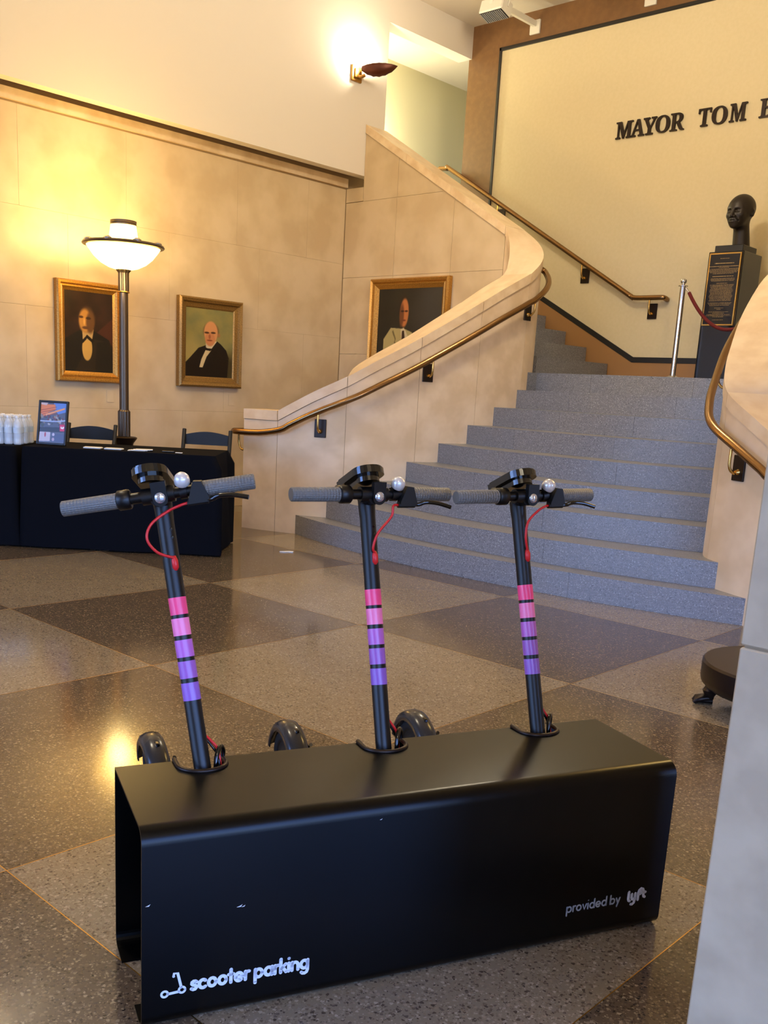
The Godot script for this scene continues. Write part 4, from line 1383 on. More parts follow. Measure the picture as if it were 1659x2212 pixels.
func torchiere(label: String, at: Vector3, lit_energy: float) -> void:
	var t := thing("floor_lamp", label, "floor lamp", "bronze torchiere floor lamps")
	t.position = at
	var st := begin()
	lathe(st, [Vector2(0, 0.085), Vector2(0.335, 0.085), Vector2(0.355, 0.105), Vector2(0.36, 0.125), Vector2(0.36, 0.195), Vector2(0.352, 0.205), Vector2(0, 0.205)], 40)
	part("drum_base", done(st), M.dark_bronze, t)
	for k in 3:
		var a := TAU * k / 3.0 + 2.62
		var f := begin()
		var dirv := Vector3(cos(a), 0, sin(a))
		var sd := Vector3(-dirv.z, 0, dirv.x)
		lathe(f, [Vector2(0.0, 0.02), Vector2(0.018, 0.022), Vector2(0.02, 0.035), Vector2(0.03, 0.05), Vector2(0.034, 0.062), Vector2(0.026, 0.075), Vector2(0.02, 0.09), Vector2(0, 0.09)], 14, Transform3D(Basis.IDENTITY, dirv * 0.31))
		for toe in [-1.0, 0.0, 1.0]:
			tube(f, [dirv * 0.30 + Vector3(0, 0.026, 0), dirv * 0.335 + sd * toe * 0.014 + Vector3(0, 0.026, 0), dirv * 0.365 + sd * toe * 0.022 + Vector3(0, 0.016, 0), dirv * 0.378 + sd * toe * 0.024 + Vector3(0, 0.004, 0)], [0.012, 0.014, 0.013, 0.004], 8)
		tube(f, [dirv * 0.295 + Vector3(0, 0.012, 0), dirv * 0.35 + Vector3(0, 0.012, 0)], 0.012, 8)
		part("paw_foot", done(f), M.dark_bronze, t)
	st = begin()
	lathe(st, [Vector2(0.20, 0.205), Vector2(0.19, 0.23), Vector2(0.13, 0.26), Vector2(0.095, 0.32), Vector2(0.078, 0.45), Vector2(0.072, 0.66), Vector2(0.080, 0.715), Vector2(0.108, 0.752), Vector2(0.112, 0.762), Vector2(0.100, 0.770), Vector2(0.05, 0.775)], 28)
	part("pedestal", done(st), M.dark_bronze, t)
	st = begin()
	lathe(st, [Vector2(0.054, 0.772), Vector2(0.054, 0.985), Vector2(0.040, 1.0)], 48, Transform3D.IDENTITY, 12, 0.16)
	lathe(st, [Vector2(0.040, 0.99), Vector2(0.0385, 1.5), Vector2(0.037, 1.965), Vector2(0.046, 1.968), Vector2(0.046, 1.978)], 24)
	lathe(st, [Vector2(0.046, 1.978), Vector2(0.046, 2.125), Vector2(0.058, 2.140), Vector2(0.066, 2.150)], 48, Transform3D.IDENTITY, 12, 0.14)
	part("pole", done(st), M.lamp_bronze, t)
	st = begin()
	lathe(st, [Vector2(0.047, 1.966), Vector2(0.050, 1.971), Vector2(0.047, 1.977)], 24)
	part("collar", done(st), M.brass, t)
	var warm := Color(1.0, 0.86, 0.56)
	var bowl_mat := glow(Color(1.0, 0.77, 0.37), 13.0)
	st = begin()
	lathe(st, [Vector2(0.060, 2.150), Vector2(0.120, 2.165), Vector2(0.185, 2.198), Vector2(0.240, 2.245), Vector2(0.290, 2.310), Vector2(0.305, 2.335), Vector2(0.300, 2.335), Vector2(0.234, 2.250), Vector2(0.180, 2.205), Vector2(0.118, 2.172), Vector2(0.060, 2.158)], 40)
	part("glass_bowl", done(st), bowl_mat, t)
	st = begin()
	lathe(st, [Vector2(0.300, 2.330), Vector2(0.332, 2.333), Vector2(0.338, 2.342), Vector2(0.330, 2.356), Vector2(0.300, 2.362), Vector2(0.285, 2.352), Vector2(0.300, 2.330)], 40)
	var rim := part("rim", done(st), M.lamp_bronze, t)
	for k in 8:
		st = begin()
		var a := TAU * k / 8.0 + 0.2
		lathe(st, [Vector2(0, -0.012), Vector2(0.034, -0.006), Vector2(0.036, 0.008), Vector2(0.02, 0.020), Vector2(0, 0.022)], 12, Transform3D(Basis.IDENTITY, Vector3(cos(a) * 0.30, 2.356, sin(a) * 0.30)))
		part("rim_boss", done(st), M.chrome, rim)
	st = begin()
	lathe(st, [Vector2(0.118, 2.350), Vector2(0.116, 2.42), Vector2(0.104, 2.500), Vector2(0.100, 2.500), Vector2(0.112, 2.42), Vector2(0.114, 2.350)], 32)
	part("glass_cylinder", done(st), bowl_mat, t)
	st = begin()
	lathe(st, [Vector2(0.102, 2.500), Vector2(0.108, 2.502), Vector2(0.108, 2.515), Vector2(0.103, 2.518), Vector2(0.108, 2.522), Vector2(0.108, 2.535), Vector2(0.098, 2.538), Vector2(0.098, 2.500)], 32)
	part("crown_ring", done(st), M.lamp_bronze, t)
	omni(Vector3(0, 2.44, 0), warm, lit_energy, 0.10, t)
	omni(Vector3(0.17, 2.07, 0.17), warm, lit_energy * 0.15, 0.10, t)

func build_lamps() -> void:
	torchiere("tall bronze torchiere with glowing glass bowl behind the black table", Vector3(-7.43, 0, -4.71), 2.2)
	torchiere("bronze torchiere on a round drum base with paw feet beside the grey pillar", Vector3(-1.42, 0, -4.20), 4.0)

func build_sconces() -> void:
	# gilt leaf sconce on the plaster wall
	for k in 2:
		var z: float = [-7.735, -3.55][k]
		var s := thing("wall_sconce", ["bronze leaf shaped sconce on the plaster wall beside the passage opening", "bronze leaf shaped sconce high on the plaster wall above the glowing lamp"][k], "wall lamp", "leaf shaped wall sconces")
		s.position = Vector3(-7.83, 4.46, z)
		var st := begin()
		box(st, Vector3(0.012, 0, 0), Vector3(0.024, 0.15, 0.15), 0.006)
		box(st, Vector3(0.03, 0, 0), Vector3(0.02, 0.09, 0.09), 0.008)
		part("back_plate", done(st), M.sconce_brass, s)
		st = begin()
		tube(st, smooth_path([Vector3(0.03, -0.02, 0), Vector3(0.07, -0.035, -0.01), Vector3(0.11, -0.02, -0.03)], 5), 0.016, 10)
		part("arm", done(st), M.sconce_brass, s)
		# leaf cup: a boat-shaped half shell pointing along the wall
		st = begin()
		var rows := []
		for i in 13:
			var u := i / 12.0
			var w := 0.075 * pow(sin(PI * clampf(u * 0.93 + 0.07, 0, 1)), 0.7)
			if i == 12:
				w = 0.002
			if i % 2 == 1:
				w *= 0.93
			var row := []
			for j in 11:
				var a := deg_to_rad(lerpf(-190.0, 10.0, j / 10.0))
				var ripple := 1.0 + 0.04 * (j % 2)
				var along := lerpf(-0.01, 0.36, u)
				row.append(Vector3(0.10, 0.045, 0.0) + Vector3(0.80, 0, -0.60) * along + Vector3(0.60, 0, 0.80) * cos(a) * w * ripple * 1.05 + Vector3(0, sin(a) * w * ripple * 1.25 + 0.02 * u, 0))
			rows.append(row)
		grid(st, rows, false, rows[6][5] + Vector3(0, 0.05, 0), 0)
		var back := []
		for r in rows:
			var q := []
			for j in r.size():
				var mid: Vector3 = (r[0] + r[10]) * 0.5
				q.append(r[j].lerp(mid, 0.06))
			back.append(q)
		grid(st, back, false, back[6][5] - Vector3(0, 0.05, 0), 0)
		part("leaf_cup", done(st), M.leaf, s)
		st = begin()
		lathe(st, [Vector2(0, -0.02), Vector2(0.018, -0.012), Vector2(0.024, 0.012), Vector2(0.016, 0.034), Vector2(0, 0.04)], 14, Transform3D(Basis.IDENTITY, Vector3(0.135, 0.045, -0.03)))
		part("bulb", done(st), glow(Color(1.0, 0.86, 0.56), 12.0), s)
		omni(Vector3(0.135, 0.055, -0.03), Color(1.0, 0.93, 0.80), [1.2, 3.0][k], 0.03, s)
	# crystal bracket lamp at the far left of the portraits
	var c := thing("wall_sconce", "crystal wall sconce left of the dark portrait", "wall lamp")
	c.position = Vector3(-8.09, 2.08, -3.83)
	var st := begin()
	box(st, Vector3(0.01, 0, 0), Vector3(0.02, 0.16, 0.09), 0.005)
	part("back_plate", done(st), M.sconce_brass, c)
	for k in 3:
		st = begin()
		lathe(st, [Vector2(0, -0.03), Vector2(0.03, -0.02), Vector2(0.04, 0), Vector2(0.03, 0.02), Vector2(0, 0.03)], 8, Transform3D(Basis.IDENTITY, Vector3(0.13, -0.055 + 0.055 * k, 0.0)))
		part("crystal", done(st), M.crystal, c)
	st = begin()
	tube(st, [Vector3(0.01, 0, 0), Vector3(0.13, 0, 0)], 0.012, 8)
	part("arm", done(st), M.sconce_brass, c)
	# wall lamp inside the passage, behind the jamb
	var p := thing("passage_lamp", "frosted wall lamp inside the passage beyond the stair", "wall lamp")
	p.position = Vector3(-9.4, 4.30, -9.27)
	st = begin()
	box(st, Vector3(0.012, 0, 0), Vector3(0.024, 0.22, 0.10), 0.005)
	part("back_plate", done(st), M.sconce_brass, p)
	st = begin()
	lathe(st, [Vector2(0, -0.10), Vector2(0.04, -0.095), Vector2(0.055, -0.06), Vector2(0.055, 0.06), Vector2(0.04, 0.095), Vector2(0, 0.10)], 20, Transform3D(Basis.IDENTITY, Vector3(0.09, 0, 0)))
	part("glass_shade", done(st), glow(Color(0.99, 0.97, 0.74), 3.0), p)
	omni(Vector3(0.20, 0, 0), Color(0.99, 0.96, 0.82), 5.0, 0.08, p)

func build_pendant() -> void:
	var labels := ["round alabaster bowl pendant hanging over the lobby floor", "round alabaster bowl pendant hanging over the stair", "round alabaster bowl pendant hanging in the aisle by the doors"]
	var spots := [Vector3(-4.30, 5.42, -1.2), Vector3(-4.30, 5.42, -6.5), Vector3(1.60, 5.42, 1.2)]
	for k in 3:
		pendant(labels[k], spots[k], [4.2, 5.2, 3.0][k])

func pendant(label: String, at: Vector3, energy: float) -> void:
	var p := thing("pendant_lamp", label, "pendant lamp", "alabaster bowl pendants")
	p.position = at
	var st := begin()
	lathe(st, [Vector2(0, -0.03), Vector2(0.12, -0.025), Vector2(0.13, 0.0)], 24)
	part("canopy", done(st), M.lamp_bronze, p)
	for k in 3:
		st = begin()
		var a := TAU * k / 3.0
		tube(st, [Vector3(cos(a) * 0.06, -0.02, sin(a) * 0.06), Vector3(cos(a) * 0.42, -0.62, sin(a) * 0.42)], 0.007, 6)
		part("chain", done(st), M.lamp_bronze, p)
	st = begin()
	lathe(st, [Vector2(0.0, -0.82), Vector2(0.16, -0.80), Vector2(0.30, -0.74), Vector2(0.40, -0.66), Vector2(0.43, -0.61), Vector2(0.42, -0.61), Vector2(0.39, -0.65), Vector2(0.29, -0.72), Vector2(0.15, -0.775), Vector2(0.0, -0.79)], 36)
	part("glass_bowl", done(st), glow(Color(1.0, 0.88, 0.66), 3.5), p)
	st = begin()
	lathe(st, [Vector2(0.42, -0.625), Vector2(0.445, -0.62), Vector2(0.445, -0.60), Vector2(0.42, -0.595)], 36)
	part("rim", done(st), M.lamp_bronze, p)
	omni(Vector3(0, -0.90, 0), Color(1.0, 0.945, 0.84), energy, 0.20, p)
	omni(Vector3(0, -0.50, 0), Color(1.0, 0.945, 0.84), energy * 0.5, 0.15, p)

func build_floodlights() -> void:
	for k in 2:
		var f := thing("floodlight", ["white louvred floodlight on an arm above the bronze handrail's upper end", "white floodlight on an arm above the bronze wall letters"][k], "floodlight", "white floodlights on the wood surround")
		var x: float = [-6.96, -5.57][k]
		f.position = Vector3(x, 5.25, -9.62)
		var st := begin()
		box(st, Vector3(0, 0, 0.012), Vector3(0.13, 0.14, 0.024), 0.004)
		part("wall_plate", done(st), M.white_metal, f)
		st = begin()
		box(st, Vector3.ZERO, Vector3(0.045, 0.06, 0.80), 0.005, Transform3D(Basis.IDENTITY, Vector3(0, 0.03, 0.42)))
		part("arm", done(st), M.white_metal, f)
		var hx := Transform3D(Basis(Vector3(1, 0, 0), deg_to_rad(-16.0)), Vector3(0.0, -0.055, 0.74))
		st = begin()
		box(st, Vector3(0, 0.03, 0), Vector3(0.30, 0.14, 0.18), 0.012, hx)
		var head := part("housing", done(st), M.white_metal, f)
		st = begin()
		box(st, Vector3(0, -0.042, 0), Vector3(0.275, 0.008, 0.155), 0.0, hx)
		part("opening", done(st), M.black_matt, head)
		for j in 12:
			st = begin()
			box(st, Vector3(-0.125 + 0.0227 * j, -0.049, 0), Vector3(0.004, 0.012, 0.15), 0.0, hx)
			part("louvre", done(st), M.silver, head)
		st = begin()
		tube(st, smooth_path([hx * Vector3(-0.158, 0.02, 0), hx * Vector3(-0.158, 0.12, 0), hx * Vector3(-0.12, 0.155, 0), hx * Vector3(0.12, 0.155, 0), hx * Vector3(0.158, 0.12, 0), hx * Vector3(0.158, 0.02, 0)], 5), 0.009, 8)
		part("yoke", done(st), M.white_metal, f)

func build_wall_letters() -> void:
	var w := thing("wall_lettering", "dark bronze capital letters standing on the tan panel", "lettering")
	var font := SystemFont.new()
	font.font_names = PackedStringArray(["Droid Serif"])
	font.font_weight = 700
	var xs := {"M": [[-5.81, 0.19], [-4.585, 0.165]], "A": [[-5.635, 0.15]], "Y": [[-5.50, 0.145]], "O": [[-5.36, 0.155], [-4.765, 0.155]], "R": [[-5.20, 0.15]], "T": [[-4.905, 0.13]], "B": [[-4.295, 0.135]]}
	for ch in xs:
		for e in xs[ch]:
			var tm := TextMesh.new()
			tm.text = ch
			tm.font = font
			tm.font_size = 64
			tm.pixel_size = 0.0034
			tm.depth = 0.022
			tm.horizontal_alignment = HORIZONTAL_ALIGNMENT_LEFT
			tm.vertical_alignment = VERTICAL_ALIGNMENT_BOTTOM
			var ab := tm.get_aabb()
			var sx: float = e[1] / ab.size.x
			var sy: float = 0.163 / ab.size.y
			var xf := Transform3D(Basis(Vector3(sx, 0, 0), Vector3(0, sy, 0), Vector3(0, 0, 1)), Vector3(e[0] - ab.position.x * sx, 3.965 - ab.position.y * sy, -9.600))
			part("letter", tm, M.dark_bronze, w, xf)

# ------------------------------------------------------------------ table by the portraits

const TD := Vector3(0.72, 0, -0.694)
const TN := Vector3(-0.694, 0, -0.72)
const TF := Vector3(-5.74, 0, -4.40)

func table_cloth(label: String, s0: float, s1: float, depth: float, top: float, flare_right: bool) -> void:
	var t := thing("draped_table", label, "table", "tables under black cloths")
	t.position = TF - TD * ((s0 + s1) * 0.5) + TN * depth * 0.5
	var b := Basis(TD, Vector3.UP, -TN)
	var hl := (s1 - s0) * 0.5
	var hd := depth * 0.5
	# outline of the top, walked round; the skirt hangs with shallow folds
	var ring := []
	var per := []
	for e in [[Vector2(-hl, hd), Vector2(hl, hd)], [Vector2(hl, hd), Vector2(hl, -hd)], [Vector2(hl, -hd), Vector2(-hl, -hd)], [Vector2(-hl, -hd), Vector2(-hl, hd)]]:
		var len: float = e[0].distance_to(e[1])
		var k := int(len / 0.05)
		for i in k:
			ring.append(e[0].lerp(e[1], float(i) / k))
			var d: Vector2 = (e[1] - e[0]).normalized()
			per.append(Vector2(-d.y, d.x))
	var rows := []
	var levels := [[top, 0.0], [top - 0.012, 0.006], [top - 0.10, 0.012], [0.42, 0.020], [0.18, 0.030], [0.012, 0.036]]
	for l in levels:
		var row := []
		for i in ring.size():
			var fold := 0.0
			if l[0] < top - 0.05:
				fold = (sin(i * 0.55) + 0.6 * sin(i * 0.21 + 1.0)) * 0.012 * (top - l[0]) / top
			var corner := 1.0
			var q: Vector2 = ring[i]
			if absf(absf(q.x) - hl) < 0.09 and absf(absf(q.y) - hd) < 0.09 and l[0] < top - 0.05 and l[0] > 0.01:
				fold += (0.05 if flare_right and q.x > 0.0 else 0.0) * (1.0 - absf(l[0] - 0.55) * 1.1)
			var p: Vector2 = q - per[i] * 0.0 + q.normalized() * (l[1] + fold)
			row.append(b * Vector3(p.x, l[0], p.y))
		rows.append(row)
	var st := begin()
	grid(st, rows, true, Vector3(0, top - 0.006, 0), 1)
	face(st, rows[0], Vector3.UP)
	part("cloth", done(st), M.cloth, t)
	for sx in [-1.0, 1.0]:
		for sz in [-1.0, 1.0]:
			st = begin()
			tube(st, [b * Vector3(sx * (hl - 0.1), 0, sz * (hd - 0.1)), b * Vector3(sx * (hl - 0.12), top - 0.03, sz * (hd - 0.12))], 0.014, 8)
			part("leg", done(st), M.black_matt, t)

func chair(label: String, at: Vector3, turn: float, height: float) -> void:
	var c := thing("folding_chair", label, "chair", "black wooden chairs behind the table")
	c.transform = Transform3D(Basis(Vector3.UP, turn), at)
	var st := begin()
	for sx in [-1.0, 1.0]:
		st = begin()
		tube(st, [Vector3(sx * 0.195, 0, 0.20), Vector3(sx * 0.195, height, -0.14)], 0.017, 8)
		part("back_post", done(st), M.chair, c)
		st = begin()
		tube(st, [Vector3(sx * 0.175, 0, -0.16), Vector3(sx * 0.175, 0.44, 0.12)], 0.015, 8)
		part("leg", done(st), M.chair, c)
	st = begin()
	var up := PackedVector2Array()
	for i in 13:
		var x := lerpf(-0.195, 0.195, i / 12.0)
		up.append(Vector2(x, height - 0.045 + 0.030 * cos(x / 0.195 * PI * 0.5)))
	up.append(Vector2(0.195, height - 0.125)); up.append(Vector2(-0.195, height - 0.125))
	prism(st, up, -0.142, -0.122)
	part("backrest", done(st), M.chair, c)
	st = begin()
	box(st, Vector3(0, height - 0.27, -0.055), Vector3(0.38, 0.05, 0.016), 0.004)
	part("back_slat", done(st), M.chair, c)
	st = begin()
	box(st, Vector3(0, 0.445, 0.04), Vector3(0.40, 0.03, 0.38), 0.01)
	part("seat", done(st), M.chair, c)

func build_table_area() -> void:
	var top := 0.745
	table_cloth("long table under a black cloth, its free end towards the curved balustrade", 0.0, 1.40, 0.70, top, true)
	table_cloth("table under a black cloth holding the water bottles", 1.47, 3.0, 0.70, top - 0.004, false)
	var ty := top + 0.0005
	# water bottles, packed together
	var bottle_mesh := bottle_meshes()
	for i in 6:
		for j in 5:
			var bt := thing("water_bottle", "clear plastic water bottle with white cap, packed among the others on the black cloth", "bottle", "water bottles on the black table")
			bt.position = TF - TD * (1.50 + i * 0.067 + 0.008 * (j % 2)) + TN * (0.18 + j * 0.067) + Vector3(0, top - 0.0035, 0)
			part("bottle_body", bottle_mesh[0], M.bottle, bt)
			part("cap", bottle_mesh[1], M.paper, bt)
			part("paper_band", bottle_mesh[2], M.band_label, bt)
	# framed sign
	var fr := thing("framed_sign", "black framed picture sign with orange stripes and a street scene on the table", "picture frame")
	fr.transform = Transform3D(Basis(Vector3.UP, deg_to_rad(34.0)) * Basis(Vector3(1, 0, 0), deg_to_rad(-11.0)), TF - TD * 1.255 + TN * 0.20 + Vector3(0, ty + 0.003, 0))
	var st := begin()
	box(st, Vector3(0, 0.165, 0), Vector3(0.235, 0.33, 0.012), 0.002)
	part("backboard", done(st), M.black_matt, fr)
	st = begin()
	for sx in [-1.0, 1.0]:
		box(st, Vector3(sx * 0.11, 0.165, 0.009), Vector3(0.016, 0.33, 0.014), 0.003)
	for sy in [0.008, 0.322]:
		box(st, Vector3(0, sy, 0.009), Vector3(0.205, 0.016, 0.014), 0.003)
	part("frame", done(st), M.black_satin, fr)
	st = begin()
	st.set_smooth_group(-1)
	var vs := [[Vector3(-0.102, 0.016, 0.0075), Vector2(0, 1)], [Vector3(-0.102, 0.314, 0.0075), Vector2(0, 0)], [Vector3(0.102, 0.314, 0.0075), Vector2(1, 0)], [Vector3(0.102, 0.016, 0.0075), Vector2(1, 1)]]
	for i in [0, 1, 2, 0, 2, 3]:
		vtx(st, vs[i][0], vs[i][1])
	part("print", done(st), sign_print(), fr)
	st = begin()
	tube(st, [Vector3(0, 0.22, -0.008), Vector3(0, 0.0, -0.12)], 0.008, 6)
	part("strut", done(st), M.black_matt, fr)
	# card stacks and a pen
	var cards := [[0.93, 0.15, 0.010, 0.02], [0.775, 0.15, 0.008, -0.03], [0.575, 0.14, 0.006, 0.1]]
	var names := ["stack of white cards next to the framed sign on the black cloth", "stack of white cards between two other stacks on the black cloth", "spread stack of white cards beside the pen on the black cloth"]
	for k in 3:
		var cs := thing("card_stack", names[k], "cards", "white card stacks on the table")
		cs.transform = Transform3D(Basis(TD, Vector3.UP, -TN) * Basis(Vector3.UP, cards[k][3]), TF - TD * cards[k][0] + TN * cards[k][1] + Vector3(0, ty, 0))
		for j in 3 if k < 2 else 4:
			var off := Vector3(0.004 * (j % 2), 0, 0.003 * j) if k < 2 else Vector3(0.018 * (j - 1.5), 0, 0.01 * sin(j * 2.0))
			part("card", box_mesh(Vector3(0.125, 0.003, 0.085)), M.paper, cs, Transform3D(Basis(Vector3.UP, 0.03 * j), Vector3(0, 0.0015 + 0.0031 * j, 0) + off))
	var pen := thing("pen", "black pen with a white tag lying at the end of the table", "pen")
	pen.transform = Transform3D(Basis(TD, Vector3.UP, -TN), TF - TD * 0.34 + TN * 0.13 + Vector3(0, ty + 0.006, 0))
	st = begin()
	tube(st, [Vector3(-0.07, 0, 0), Vector3(0.02, 0, 0.01)], 0.0058, 8)
	part("barrel", done(st), M.black_gloss, pen)
	part("tag", box_mesh(Vector3(0.05, 0.004, 0.03)), M.paper, pen, Transform3D(Basis.IDENTITY, Vector3(0.055, -0.004, 0.01)))
	# chairs on the far side
	var face_table := atan2(-TN.x, -TN.z)
	chair("black wooden chair behind the free end of the draped table", TF - TD * 0.24 + TN * 1.02, face_table, 0.875)
	chair("black wooden chair behind the framed sign on the draped table", TF - TD * 1.20 + TN * 0.98, face_table, 0.875)

func bottle_meshes() -> Array:
	var plastic := StandardMaterial3D.new()
	plastic.albedo_color = Color(0.88, 0.92, 0.96, 0.42)
	plastic.transparency = BaseMaterial3D.TRANSPARENCY_ALPHA
	plastic.roughness = 0.08
	M.bottle = plastic
	M.band_label = plain(Color(0.75, 0.80, 0.84), 0.4)
	var a := begin()
	lathe(a, [Vector2(0.0, 0.002), Vector2(0.026, 0.0), Vector2(0.031, 0.006), Vector2(0.031, 0.040), Vector2(0.029, 0.05), Vector2(0.031, 0.06), Vector2(0.031, 0.135), Vector2(0.027, 0.158), Vector2(0.016, 0.182), Vector2(0.0125, 0.188), Vector2(0.0125, 0.198), Vector2(0, 0.198)], 14)
	var b := begin()
	lathe(b, [Vector2(0.0, 0.196), Vector2(0.0150, 0.196), Vector2(0.0150, 0.210), Vector2(0.013, 0.2125), Vector2(0, 0.2125)], 12)
	var c := begin()
	lathe(c, [Vector2(0.0314, 0.085), Vector2(0.0316, 0.125)], 14)
	return [done(a), done(b), done(c)]

func sign_print() -> StandardMaterial3D:
	var img := Image.create(96, 136, false, Image.FORMAT_RGB8)
	img.fill(Color(0.30, 0.31, 0.38))
	shape2(img, [Vector2(0.5, 0), Vector2(1, 0), Vector2(1, 0.22), Vector2(0.7, 0.28), Vector2(0.5, 0.14)], Color(0.36, 0.50, 0.78))
	shape2(img, [Vector2(0, 0.04), Vector2(0.56, 0.04), Vector2(0.58, 0.17), Vector2(0.3, 0.24), Vector2(0.18, 0.33), Vector2(0, 0.33)], Color(0.86, 0.48, 0.22))
	for k in 4:
		var y := 0.11 + 0.055 * k
		shape2(img, [Vector2(0, y + 0.08), Vector2(0.62, y - 0.02), Vector2(0.62, y - 0.006), Vector2(0, y + 0.10)], Color(0.62, 0.30, 0.14))
	shape2(img, [Vector2(0.2, 0.28), Vector2(0.95, 0.11), Vector2(0.95, 0.15), Vector2(0.22, 0.33)], Color(0.88, 0.58, 0.36))
	shape2(img, [Vector2(0, 0), Vector2(0.28, 0), Vector2(0.22, 0.07), Vector2(0, 0.05)], Color(0.80, 0.70, 0.68))
	var r := RandomNumberGenerator.new()
	r.seed = 77
	for k in 46:
		var c := Vector2(r.randf(), 0.30 + 0.28 * r.randf())
		var cols := [Color(0.16, 0.15, 0.16), Color(0.55, 0.47, 0.40), Color(0.24, 0.27, 0.24), Color(0.62, 0.60, 0.60), Color(0.40, 0.20, 0.20)]
		blob(img, c, Vector2(0.02 + 0.04 * r.randf(), 0.015 + 0.03 * r.randf()), cols[r.randi() % 5], 0.3)
	shape2(img, [Vector2(0, 0.45), Vector2(0.7, 0.44), Vector2(1, 0.41), Vector2(1, 0.445), Vector2(0.7, 0.475), Vector2(0, 0.48)], Color(0.62, 0.68, 0.80))
	shape2(img, [Vector2(0, 0.62), Vector2(1, 0.60), Vector2(1, 0.72), Vector2(0, 0.74)], Color(0.12, 0.11, 0.12))
	shape2(img, [Vector2(0.02, 0.73), Vector2(0.44, 0.73), Vector2(0.44, 0.96), Vector2(0.0, 0.97)], Color(0.74, 0.70, 0.74))
	blob(img, Vector2(0.24, 0.80), Vector2(0.03, 0.06), Color(0.62, 0.22, 0.26), 0.3)
	shape2(img, [Vector2(0.50, 0.76), Vector2(1, 0.78), Vector2(1, 0.97), Vector2(0.50, 0.97)], Color(0.26, 0.28, 0.40))
	blob(img, Vector2(0.56, 0.79), Vector2(0.05, 0.04), Color(0.74, 0.70, 0.76), 0.3)
	blob(img, Vector2(0.56, 0.91), Vector2(0.05, 0.045), Color(0.70, 0.60, 0.66), 0.3)
	shape2(img, [Vector2(0.78, 0.53), Vector2(0.985, 0.53), Vector2(0.985, 0.70), Vector2(0.80, 0.70)], Color(0.78, 0.10, 0.30))
	shape2(img, [Vector2(0.82, 0.58), Vector2(0.86, 0.58), Vector2(0.88, 0.62), Vector2(0.90, 0.58), Vector2(0.96, 0.58), Vector2(0.96, 0.62), Vector2(0.92, 0.645), Vector2(0.83, 0.63)], Color(0.95, 0.90, 0.92))
	var m := plain(Color.WHITE, 0.25)
	m.albedo_texture = ImageTexture.create_from_image(img)
	return m

# ------------------------------------------------------------------ bust on its pedestal

func ell(p: Vector3, c: Vector3, r: Vector3) -> float:
	var q := (p - c) / r
	var k := q.length()
	return (k - 1.0) * minf(r.x, minf(r.y, r.z))

func smin(a: float, b: float, k: float) -> float:
	var h := maxf(k - absf(a - b), 0.0) / k
	return minf(a, b) - h * h * k * 0.25

func smax(a: float, b: float, k: float) -> float:
	return -smin(-a, -b, k)

func capsule(p: Vector3, a: Vector3, b: Vector3, ra: float, rb: float) -> float:
	var ab := b - a
	var t := clampf((p - a).dot(ab) / ab.length_squared(), 0.0, 1.0)
	return (p - a - ab * t).length() - lerpf(ra, rb, t)

func head_field(q: Vector3) -> float:   # metres, z is the way the face looks, y up, 0 at the neck's foot
	var p := Vector3(absf(q.x), q.y, q.z)
	var d := ell(p, Vector3(0, 0.335, -0.020), Vector3(0.103, 0.122, 0.128))          # skull
	d = smin(d, ell(p, Vector3(0, 0.300, 0.030), Vector3(0.088, 0.105, 0.092)), 0.05)   # face mass
	d = smin(d, ell(p, Vector3(0, 0.215, 0.055), Vector3(0.066, 0.060, 0.064)), 0.05)   # jaw
	d = smin(d, ell(p, Vector3(0, 0.180, 0.095), Vector3(0.030, 0.024, 0.026)), 0.03)   # chin
	d = smin(d, capsule(p, Vector3(0, -0.02, -0.050), Vector3(0, 0.20, -0.025), 0.075, 0.064), 0.035)   # neck
	d = smin(d, ell(p, Vector3(0.048, 0.268, 0.085), Vector3(0.030, 0.024, 0.026)), 0.03)   # cheek
	d = smin(d, capsule(p, Vector3(0.012, 0.328, 0.113), Vector3(0.060, 0.334, 0.088), 0.011, 0.010), 0.018)   # brow
	d = smax(d, -ell(p, Vector3(0.036, 0.304, 0.124), Vector3(0.024, 0.014, 0.020)), 0.014)   # eye socket
	d = smin(d, ell(p, Vector3(0.036, 0.303, 0.100), Vector3(0.015, 0.010, 0.012)), 0.006)   # eye
	d = smin(d, capsule(p, Vector3(0, 0.315, 0.118), Vector3(0, 0.262, 0.143), 0.010, 0.016), 0.014)   # nose
	d = smin(d, ell(p, Vector3(0.018, 0.256, 0.128), Vector3(0.013, 0.011, 0.013)), 0.008)   # nostril wing
	d = smin(d, ell(p, Vector3(0, 0.222, 0.108), Vector3(0.042, 0.028, 0.024)), 0.02)   # mouth mass
	d = smin(d, capsule(p, Vector3(0, 0.229, 0.130), Vector3(0.028, 0.227, 0.116), 0.0085, 0.005), 0.008)   # upper lip
	d = smin(d, capsule(p, Vector3(0, 0.211, 0.128), Vector3(0.024, 0.215, 0.115), 0.009, 0.005), 0.008)   # lower lip
	d = smax(d, -capsule(p, Vector3(0, 0.2205, 0.139), Vector3(0.034, 0.223, 0.118), 0.0035, 0.003), 0.004)   # line of the mouth
	d = smax(d, -capsule(p, Vector3(0.028, 0.250, 0.126), Vector3(0.047, 0.215, 0.106), 0.004, 0.004), 0.008)   # smile fold
	d = smin(d, ell(p, Vector3(0.104, 0.285, -0.012), Vector3(0.014, 0.036, 0.022)), 0.010)   # ear
	d = smax(d, -ell(p, Vector3(0.116, 0.287, -0.004), Vector3(0.010, 0.022, 0.011)), 0.006)
	return smax(d, -(q.y - 0.0), 0.004)

